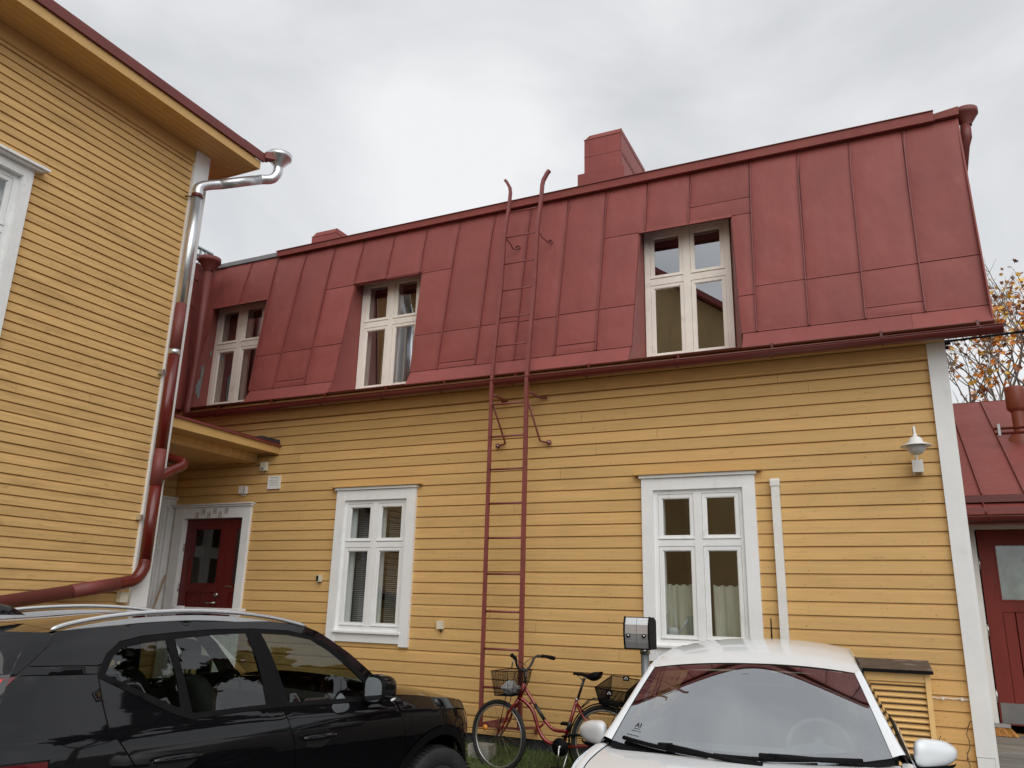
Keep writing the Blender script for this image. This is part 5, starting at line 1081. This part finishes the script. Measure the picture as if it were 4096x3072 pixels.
    # door handles with recess
    for s0, s1, z0 in ((-.155, .105, .895), (.745, .985, .903)):
        S.panel('handle_recess', [(s0+.03, z0-.045), (s0+.10, z0-.06), (s1-.08, z0-.06), (s1-.01, z0-.02), (s1-.03, z0+.012), (s0+.05, z0+.012)], M['text'], sg, off=.0012, gap=0)
        h_ = MB().grid(lambda u, v: (lambda x, a: (x, sg*(S.half(x, z0)+.012+.016*math.sin(math.pi*min(1, max(0, u)))**.5+.010*math.cos(a)), z0+.0165*math.sin(a)*(.55+.45*math.sin(math.pi*u)**.5)))(s0+(s1-s0)*u, 2*math.pi*v), 16, 10)
        S.add('door_handle', h_, bp)
    # mirror
    cxm, cym, czm = 1.215, S.HW+.105, 1.150
    def mf(u, v):
        a = 2*math.pi*u; b = v*math.pi/2; k = lambda q: math.copysign(abs(q)**.62, q)
        return (cxm-.02+.135*k(math.sin(b)), sg*(cym+.088*k(math.cos(a))*k(math.cos(b))), czm+.085*k(math.sin(a))*k(math.cos(b))*(1-.12*math.cos(a)))
    mi = S.add('wing_mirror', MB().grid(mf, 36, 12), bp)
    ring = [mf(k/36, 0) for k in range(36)]; ring2 = [(p[0]-.025, sg*cym+(p[1]-sg*cym)*.97, czm+(p[2]-czm)*.96) for p in ring]; ring3 = [(p[0]-.020, sg*cym+(p[1]-sg*cym)*.86, czm+(p[2]-czm)*.82) for p in ring]
    rim_ = MB().add(ring+ring2+ring3, [(k, (k+1) % 36, (k+1) % 36+36, k+36) for k in range(36)]+[(k+36, (k+1) % 36+36, (k+1) % 36+72, k+72) for k in range(36)], True)
    S.add('mirror_rim', rim_, M['black'], mi)
    S.add('mirror_glass', MB().add(ring3, [tuple(range(36))]), paint('mirror_silver', (.55, .60, .62), .03, metal=1, rand=0) if sg < 0 else bpy.data.materials['mirror_silver'], mi)
    S.add('indicator', MB().tube([(cxm+.0, sg*(cym+.125), czm-.055), (cxm+.07, sg*(cym+.08), czm-.055), (cxm+.095, sg*(cym+.0), czm-.055)], .007, 6), M['whiteplastic'], mi)
    S.add('mirror_foot', MB().hexa([(cxm-.03, sg*(cym-.02), czm-.09), (cxm+.08, sg*(cym-.02), czm-.09), (cxm+.12, sg*(S.HW-.06), czm-.085), (cxm+.02, sg*(S.HW-.06), czm-.085), (cxm-.02, sg*(cym-.03), czm-.06), (cxm+.07, sg*(cym-.03), czm-.06), (cxm+.12, sg*(S.HW-.09), czm-.03), (cxm+.02, sg*(S.HW-.09), czm-.03)]), M['black'], mi)
    # roof rail
    rp = [(-.626, 1.502), (-.56, 1.525), (-.45, 1.548), (-.3, 1.571), (-.1, 1.589), (.14, 1.598), (.4, 1.590), (.65, 1.565), (.8, 1.537), (.90, 1.513)]
    ry = lambda x, z: S.half(x, min(z, 1.555)-.02)-.012
    pts = bez([(x, sg*ry(x, z), z) for x, z in rp], 4); n_ = len(pts)
    sil = M.setdefault('silver', paint('satin_silver_rail', (.75, .75, .76), .22, (4, 4, 4), .03, metal=.85, rand=0))
    ra = S.add('roof_rail', MB().tube(pts, [.004]+[.0125]*(n_-2)+[.004], 10), sil)
    lo = MB()
    for a, b in zip(pts[:-1], pts[1:]):
        e_ = lambda p: min(.026, max(.002, (p.z-(1.512 if p.x < 0 else 1.520))*.8))
        lo.hexa([(a.x, a.y-.006, a.z-.024-e_(a)), (b.x, b.y-.006, b.z-.024-e_(b)), (b.x, b.y+.010, b.z-.024-e_(b)), (a.x, a.y+.010, a.z-.024-e_(a)), (a.x, a.y-.006, a.z-.023), (b.x, b.y-.006, b.z-.023), (b.x, b.y+.010, b.z-.023), (a.x, a.y+.010, a.z-.023)])
    S.add('rail_skirt', lo, sil, ra)
    hl = S.panel('headlamp', [(2.30, .915), (2.50, .885), (2.56, .80), (2.55, .70), (2.44, .76), (2.36, .82)], M['wsglass'], sg, off=.003, gap=0)
rz_ = lambda x: sm(x, [-.98, -.6, -.3, 0, .27, .55, .82, .95], [1.46, 1.498, 1.524, 1.546, 1.556, 1.552, 1.528, 1.50])
S.add('roof', MB().grid(lambda u, v: (lambda x, t: (x+.05*(1-t*t)*(1 if x > .8 else 0), t*S.half(x, rz_(x)), rz_(x)+.022*(1-abs(t)**2.2)))(-.60+1.52*v, -1+2*u), 30, 40), bp)
S.add('tailgate', MB().grid(lambda u, v: (lambda x, t: (x, t*S.half(x, rz_(x)), rz_(x)+.022*(1-abs(t)**2.2)))(-.99+.385*v, -1+2*u), 30, 12), bp)
zE = lambda x: sm(x, [1.45, 1.65, 1.9, 2.1, 2.3, 2.44, 2.60], [1.088, 1.074, 1.042, 1.014, .972, .925, .880])
S.add('bonnet', MB().grid(lambda u, v: (lambda x, t: (x+.16*(1-t*t)*v*v, t*S.half(x, zE(x)), zE(x)+(.078-.04*v)*(1-abs(t)**2.6)-.07*v**6*(1-t*t)))(1.50+.97*v, -1+2*u), 32, 30), bp)
S.endcap('front_bumper', .22, .90, True, bp); S.endcap('rear_bumper', .25, .96, False, bp, w=.97); S.endcap('tailgate_lower', .962, 1.46, False, bp, w=.97)
S.endcap('grille', .45, .78, True, M['black'], w=.5, off=.006)
S.add('windscreen', MB().grid(lambda u, v: (lambda t: (1.62-.12*t*t-(.66-.04*t*t)*v, t*(.74-.13*v), 1.085+.425*v+.03*math.sin(math.pi*v)+.012*(1-t*t)*v))(-1+2*u), 20, 14), M['carglass'])
S.add('cowl', MB().box(1.42, 1.66, -.78, .78, 1.03, 1.06), M['black'])
fin = MB(); prof = [(-.49, 1.553), (-.52, 1.578), (-.57, 1.602), (-.64, 1.618), (-.72, 1.622), (-.80, 1.612), (-.82, 1.53), (-.5, 1.54)]
fin.grid(lambda u, v: (lambda x, a: (x, math.sin(a)*.05*min(1, (-.485-x)/.12)**.6, 1.556+(lerp(-x, [-p[0] for p in prof[:6]], [p[1] for p in prof[:6]])-1.556)*math.cos(a)))(-.487-.33*v, -math.pi/2+math.pi*u), 14, 16)
S.add('roof_antenna', fin, bp)
intr = paint('dark_seat_cloth', (.035, .033, .033), .9, rand=0, local=True); beige = paint('beige_seat', (.36, .34, .22), .9, rand=0, local=True)
S.add('cabin_tub', MB().box(-1.1, 1.5, -.80, .80, .30, .34).box(-1.1, 1.5, -.83, -.79, .3, 1.03).box(-1.1, 1.5, .79, .83, .3, 1.03), intr, recalc=True)
S.add('underbody', MB().box(-1.35, 2.45, -.62, .62, .16, .28), M['black'])
S.add('dashboard', MB().hexa([(1.12, -.78, .7), (1.6, -.78, .7), (1.6, .78, .7), (1.12, .78, .7), (1.15, -.78, 1.04), (1.6, -.76, 1.06), (1.6, .76, 1.06), (1.15, .78, 1.04)]), intr)
def seat(C_, x, y, m_, parent=None, wd=.24, top=1.22, head=True):
    sh = lambda u, v, c, r_: (lambda a, b, k: (c[0]+r_[0]*k(math.cos(a))*k(math.cos(b)), c[1]+r_[1]*k(math.sin(a))*k(math.cos(b)), c[2]+r_[2]*k(math.sin(b))))(2*math.pi*u, -math.pi/2+math.pi*v, lambda q: math.copysign(abs(q)**.6, q))
    m = MB().grid(lambda u, v: (lambda p: (p[0]-(p[2]-.9)*.35, p[1], p[2]))(sh(u, v, (x, y, .88), (.08, wd, .36*(top-.5)/.72))), 20, 14)
    m.grid(lambda u, v: sh(u, v, (x+.25, y, .58), (.28, wd, .09)), 20, 10)
    o = C_.add('seat', m, m_, recalc=True)
    if head:
        C_.add('headrest', MB().grid(lambda u, v: sh(u, v, (x-.15, y, top+.13), (.05, .13, .085)), 18, 12).tube([(x-.13, y-.06, top-.05), (x-.15, y-.06, top+.1)], .008, 6).tube([(x-.13, y+.06, top-.05), (x-.15, y+.06, top+.1)], .008, 6), m_, o, recalc=True)
    return o
seat(S, .42, -.38, intr); seat(S, .42, .38, intr); seat(S, -.55, -.40, beige, wd=.3, top=1.16); seat(S, -.55, .40, intr, wd=.3, top=1.16)
wh = [(1.05+.06*math.cos(a), .38+.18*math.sin(a), 1.00+.17*math.cos(a)) for a in [2*math.pi*k/24 for k in range(24)]]
S.add('steering_wheel', MB().tube(wh, .014, 8, closed=True).tube([(1.15, .38, .93), (1.03, .38, 1.0)], .035, 10).tube([wh[6], wh[18]], .012, 6), M['black'])
rimm = paint('dark_alloy', (.22, .22, .22), .35, metal=.7, rand=0)
for x in (1.96, -.744):
    for sg in (-1, 1): S.wheel(x, sg*.80, .36, sg, rimm)

# ---------------------------------------------------------------- white hatchback (front seen)
th = .052
Wc = Car('parked_car', 'white hatchback with its windscreen facing the camera, in front of the slatted yellow cover', (-.788, 4.64, 0), math.atan2(-math.cos(th), math.sin(th)), .85,
         [.2, .5, .75, .90, .98, 1.15, 1.33, 1.42, 1.5], [.06, .015, 0, .015, .062, .145, .222, .275, .34],
         ([.2, .6, .8, .93, 1.0], [1.02, 1.08, 1.03, .92, .8]), ([.2, .8, 1.0, 1.4], [-2.58, -2.56, -2.50, -2.32]), .05, -1.7, 3.0, roll=.022)
wp = M['whitepaint']
def WS(t, v, off=0.0):                     # windscreen surface, t across (-1..1), v up
    x = .20*(1-t*t)-.02+v*(-.585-.15*(1-t*t)); y = t*(.722-.132*v); z = .925+.045*t*t+v*(.398-.045*t*t)+.009*math.sin(math.pi*v)+.040*v*(1-t*t)
    return (x+off*.55, y, z+off*.83)
Wc.add('windscreen', MB().grid(lambda u, v: WS(-1+2*u, v), 36, 20), M['wsglass'])
m = MB(); ed = .055
for (a, b, c, d) in ((-1, -1+ed*1.3, 0, 1), (1-ed*1.3, 1, 0, 1), (-1, 1, 1-ed, 1), (-1, 1, -.06, .10)):
    m.grid(lambda u, v: WS(a+(b-a)*u, c+(d-c)*v, -.006), 30 if b-a > 1 else 3, 20 if d-c > .5 else 3)
Wc.add('windscreen_border', m, M['black'])
re_ = lambda x: sm(x, [-2.32, -2.0, -1.5, -1.1, -.8, -.6], [1.36, 1.40, 1.425, 1.412, 1.375, 1.322])
def rf(u, v):
    t = -1+2*u; x0 = -.60-.10*(1-t*t); x = x0+(-2.33-x0)*v; z = re_(x+.10*(1-t*t)*(1-v)); w_ = Wc.half(x, z)
    return (x, t*w_, z+(.040+.022*math.sin(math.pi*min(1, v*1.2)))*(1-abs(t)**2.4))
Wc.add('roof', MB().grid(rf, 36, 36), wp)
hz = lambda x: sm(x, [-.1, .1, .4, .7, .92], [.945, .928, .890, .835, .770])
for sg in (-1, 1):
    # A pillar as a band between windscreen edge and door opening
    def ap(u, v):
        a = Vector(WS(sg*1.0, v, .004)); zz = .985+v*(1.345-.985)
        xb = -.03-.60*v-.035; b = Vector((xb, sg*(Wc.half(xb, zz)+.0), zz-.004))
        p = a.lerp(b, u); bul = .012*math.sin(math.pi*u); return (p.x+bul*.3, p.y+sg*bul, p.z+bul*.6)
    Wc.add('pillar', MB().grid(ap, 6, 24), wp)
    Wc.panel('inner_shell', [(-.02, .93), (-.10, .99), (-.40, 1.17), (-.64, 1.325), (-1.0, 1.365), (-1.5, 1.40), (-2.0, 1.375), (-2.25, 1.33), (-2.25, .9)], M['text'], sg, off=-.022, gap=0, holes=[[(-.22, .985), (-.43, 1.12), (-.68, 1.28), (-1.05, 1.32), (-1.10, .985)], [(-1.17, .985), (-1.13, 1.32), (-1.5, 1.33), (-2.0, 1.29), (-2.10, 1.22), (-1.92, .985)]])
    Wc.panel('window_seal', [(-.09, .985), (-.13, .985), (-.42, 1.17), (-.66, 1.322), (-1.5, 1.352), (-2.1, 1.31), (-2.2, 1.21), (-1.9, 1.0), (-1.9, .955), (-.1, .935)][::-1] if False else [(-.075, .95), (-.40, 1.165), (-.655, 1.335), (-1.0, 1.37), (-1.5, 1.375), (-2.05, 1.335), (-2.2, 1.22), (-1.95, .955)], M['black'], sg, off=-.002, gap=0,
             holes=[[(-.20, .985), (-.43, 1.135), (-.68, 1.298), (-1.05, 1.335), (-1.10, .985)], [(-1.17, .985), (-1.13, 1.335), (-1.5, 1.34), (-2.0, 1.30), (-2.10, 1.22), (-1.92, .985)]])
    Wc.panel('roof_side', [(-.64, 1.343), (-1.0, 1.376), (-1.5, 1.382), (-2.05, 1.342), (-2.28, 1.2), (-2.33, 1.37), (-2.0, 1.408), (-1.5, 1.433), (-1.1, 1.420), (-.8, 1.382), (-.615, 1.33)], wp, sg, gap=0)
    Wc.panel('side_window', [(-.19, .98), (-.43, 1.14), (-.68, 1.303), (-1.05, 1.34), (-1.11, .98)], M['carglass'], sg, off=-.006, gap=0)
    Wc.panel('side_window', [(-1.16, .98), (-1.12, 1.34), (-1.5, 1.345), (-2.0, 1.305), (-2.11, 1.22), (-1.92, .98)], M['carglass'], sg, off=-.006, gap=0)
    Wc.panel('front_door', [(-.03, .30), (-1.13, .30), (-1.14, .95), (-.10, .945), (-.04, .85)], wp, sg)
    Wc.panel('rear_quarter', [(-1.135, .30), (-1.70, .30)]+[p for p in arc(-2.05, .30, .35, 0, 180, 20)]+[(-2.5, .30), (-2.5, .9), (-2.35, 1.2), (-2.215, 1.21), (-1.96, .95), (-1.145, .95)], wp, sg)
    Wc.panel('front_fender', [(-.028, .30), (-.038, .85), (-.09, .94), (.0, .946), (.3, .917), (.66, .85), (.86, .74), (.86, .30), (.73, .30)]+[p for p in arc(.40, .30, .35, 0, 180, 20)], wp, sg)
    Wc.add('fender_top', MB().grid(lambda u, v: (lambda x, z: (x, sg*(Wc.half(x, z)-.058*u), z+.008*math.sin(u*3.0)))(-.06+.72*v, hz(-.06+.72*v)-.004), 6, 14), wp)
    for x in (.40, -2.05): Wc.wheel(x, sg*.745, .30, sg, rimm, .19)
    cm = (-.415, .945, .950)
    def mf2(u, v):
        a = 2*math.pi*u; b = v*math.pi/2; k = lambda q, e=.7: math.copysign(abs(q)**e, q)
        ca = math.cos(a); ly = .110*k(ca)*k(math.cos(b)); return (cm[0]+.080*k(math.sin(b))-ly*.75, sg*(cm[1]+ly), cm[2]+.068*k(math.sin(a))*k(math.cos(b))*(1-.30*ca-(.12 if math.sin(a) > 0 else 0)*ca))
    mi = Wc.add('wing_mirror', MB().grid(mf2, 36, 14), wp)
    Wc.add('mirror_base', MB().grid(lambda u, v: (lambda p: (p[0]*1+.002, p[1]-sg*.012, cm[2]-.052+(p[2]-cm[2])*.55 if True else 0))(mf2(.5+.5*u, v)), 20, 10).hexa([(cm[0]-.04, sg*.80, .86), (cm[0]+.05, sg*.80, .86), (cm[0]+.05, sg*.92, .885), (cm[0]-.03, sg*.92, .885), (cm[0]-.04, sg*.76, .93), (cm[0]+.10, sg*.76, .93), (cm[0]+.05, sg*.92, .92), (cm[0]-.03, sg*.92, .92)]), M['black'], mi)
    Wc.add('mirror_glass', MB().add([mf2(k/24, 0) for k in range(24)], [tuple(range(24))]), bpy.data.materials['mirror_silver'], mi)
    Wc.add('headlamp', MB().grid(lambda u, v: (.70+.16*u, sg*(Wc.half(.70+.16*u, .70)+.002), .60+.13*v), 6, 4), M['wsglass'])
Wc.add('bonnet', MB().grid(lambda u, v: (lambda t: (lambda x: (x, t*(Wc.half(x, hz(x))-.062), hz(x)+.022*(1-t*t)-.006))(.185*(1-t*t)-.035+v*(.81-.05*t*t)))(-1+2*u), 30, 20), wp)
Wc.add('cowl', MB().grid(lambda u, v: (lambda t: (.18*(1-t*t)-.05+.055*v, t*.715, .925-.005*(1-t*t)-.006*v))(-1+2*u), 30, 3), M['black'])
Wc.endcap('front_bumper', .22, .80, True, wp); Wc.endcap('rear_bumper', .25, .95, False, wp, w=.97); Wc.endcap('tailgate', .955, 1.38, False, wp, w=.95)
Wc.endcap('grille', .30, .45, True, M['black'], w=.7, off=.005)
Wc.add('underbody', MB().box(-2.4, .85, -.6, .6, .14, .26), M['black'])
ci = paint('grey_green_cabin', (.16, .185, .18), .8, rand=0, local=True)
Wc.add('dashboard', MB().grid(lambda u, v: (lambda t: (.10*(1-t*t)-.02-.42*v, t*(.70), .935-.02*v+.055*v*math.exp(-((t-.5)/.27)**2)))(-1+2*u), 30, 10), ci)
Wc.add('cabin_tub', MB().box(-2.3, -.3, -.72, .72, .30, .34).box(-2.3, -.3, -.75, -.71, .3, .93).box(-2.3, -.3, .71, .75, .3, .93).box(-.45, -.40, -.72, .72, .3, .92), ci, recalc=True)
Wc.add('headliner', MB().grid(lambda u, v: (lambda p: (p[0], p[1]*.96, p[2]-.035))(rf(u, .03+.94*v)), 12, 12), paint('pale_headliner', (.30, .31, .29), .9, rand=0, local=True))
sc2 = paint('grey_seat', (.10, .105, .105), .9, rand=0, local=True)
for y_ in (-.34, .34): seat(Wc, -1.05, y_, sc2, wd=.22, top=1.08)
seat(Wc, -1.85, 0, sc2, wd=.6, top=1.0, head=False)
wh = [(-.52-.05*math.cos(a), .36+.172*math.sin(a), .915+.15*math.cos(a)) for a in [2*math.pi*k/28 for k in range(28)]]
Wc.add('steering_wheel', MB().tube(wh, .015, 8, closed=True).tube([(-.40, .36, .90), (-.54, .36, .955)], .04, 10).tube([wh[7], wh[21]], .014, 6), ci)
Wc.add('interior_mirror', MB().box(-.66, -.63, -.02, .20, 1.255, 1.315), M['black'])
Wc.add('sensor_pod', MB().lathe([(0, 0), (.03, 0), (.03, .012)], lambda a, b, h: (lambda q: (q[0]+a*.5, q[1]+b, q[2]-a*.4+h-.014))(WS(-.02, .86)), 16), M['black'])
for y0, y1 in ((-.52, -.10), (.12, .52)): Wc.add('sun_visor', MB().box(-.78, -.64, y0, y1, 1.315, 1.33), paint('visor', (.42, .42, .33), .9, rand=0, local=True))
Wc.add('roof_antenna', MB().tube([(-2.06, .02, 1.44), (-2.07, .02, 1.465), (-2.14, .02, 1.62)], [.022, .007, .0045], 10), M['black'])
for (a, b, pv) in (((-.90, .035), (-.22, .015), (.16, -.03)), ((-.18, .03), (.52, .02), (.80, -.03))):
    P0_, P1_ = Vector(WS(a[0], a[1], .022)), Vector(WS(b[0], b[1], .022)); n = 12
    m = MB().tube([WS(a[0]+(b[0]-a[0])*i/n, a[1]+(b[1]-a[1])*i/n, .018) for i in range(n+1)], .011, 6, sx=1.2)
    w_ = Wc.add('wiper', m, M['black'])
    md = a[0]*.45+b[0]*.55
    m = MB().tube([WS(md, .03, .035), WS(md+.12, .02, .038), WS(md+(pv[0]-md)*.5, 0, .035), WS(pv[0], pv[1], .02)], [.014, .013, .012, .017], 6)
    q = Vector(WS(md-.02, .03, .030)); m.box(q.x-.02, q.x+.02, q.y-.035, q.y+.04, q.z-.008, q.z+.014)
    Wc.add('wiper_arm', m, M['black'], w_)
m = MB(); mesh_text('AI', .045, lambda tx, ty: WS(-.84+tx*1.3, .215+ty*1.6, .002), m)
m.grid(lambda u, v: WS(-.87+.06*u, .175+.004*v, .002), 4, 1).grid(lambda u, v: WS(-.88+.085*u, .15+.004*v, .002), 4, 1)
for i in range(6): m.grid(lambda u, v: WS(-.90+.018*i+.012*u, .10+.008*v, .002), 1, 1)
Wc.add('glass_marking', m, M['text'])
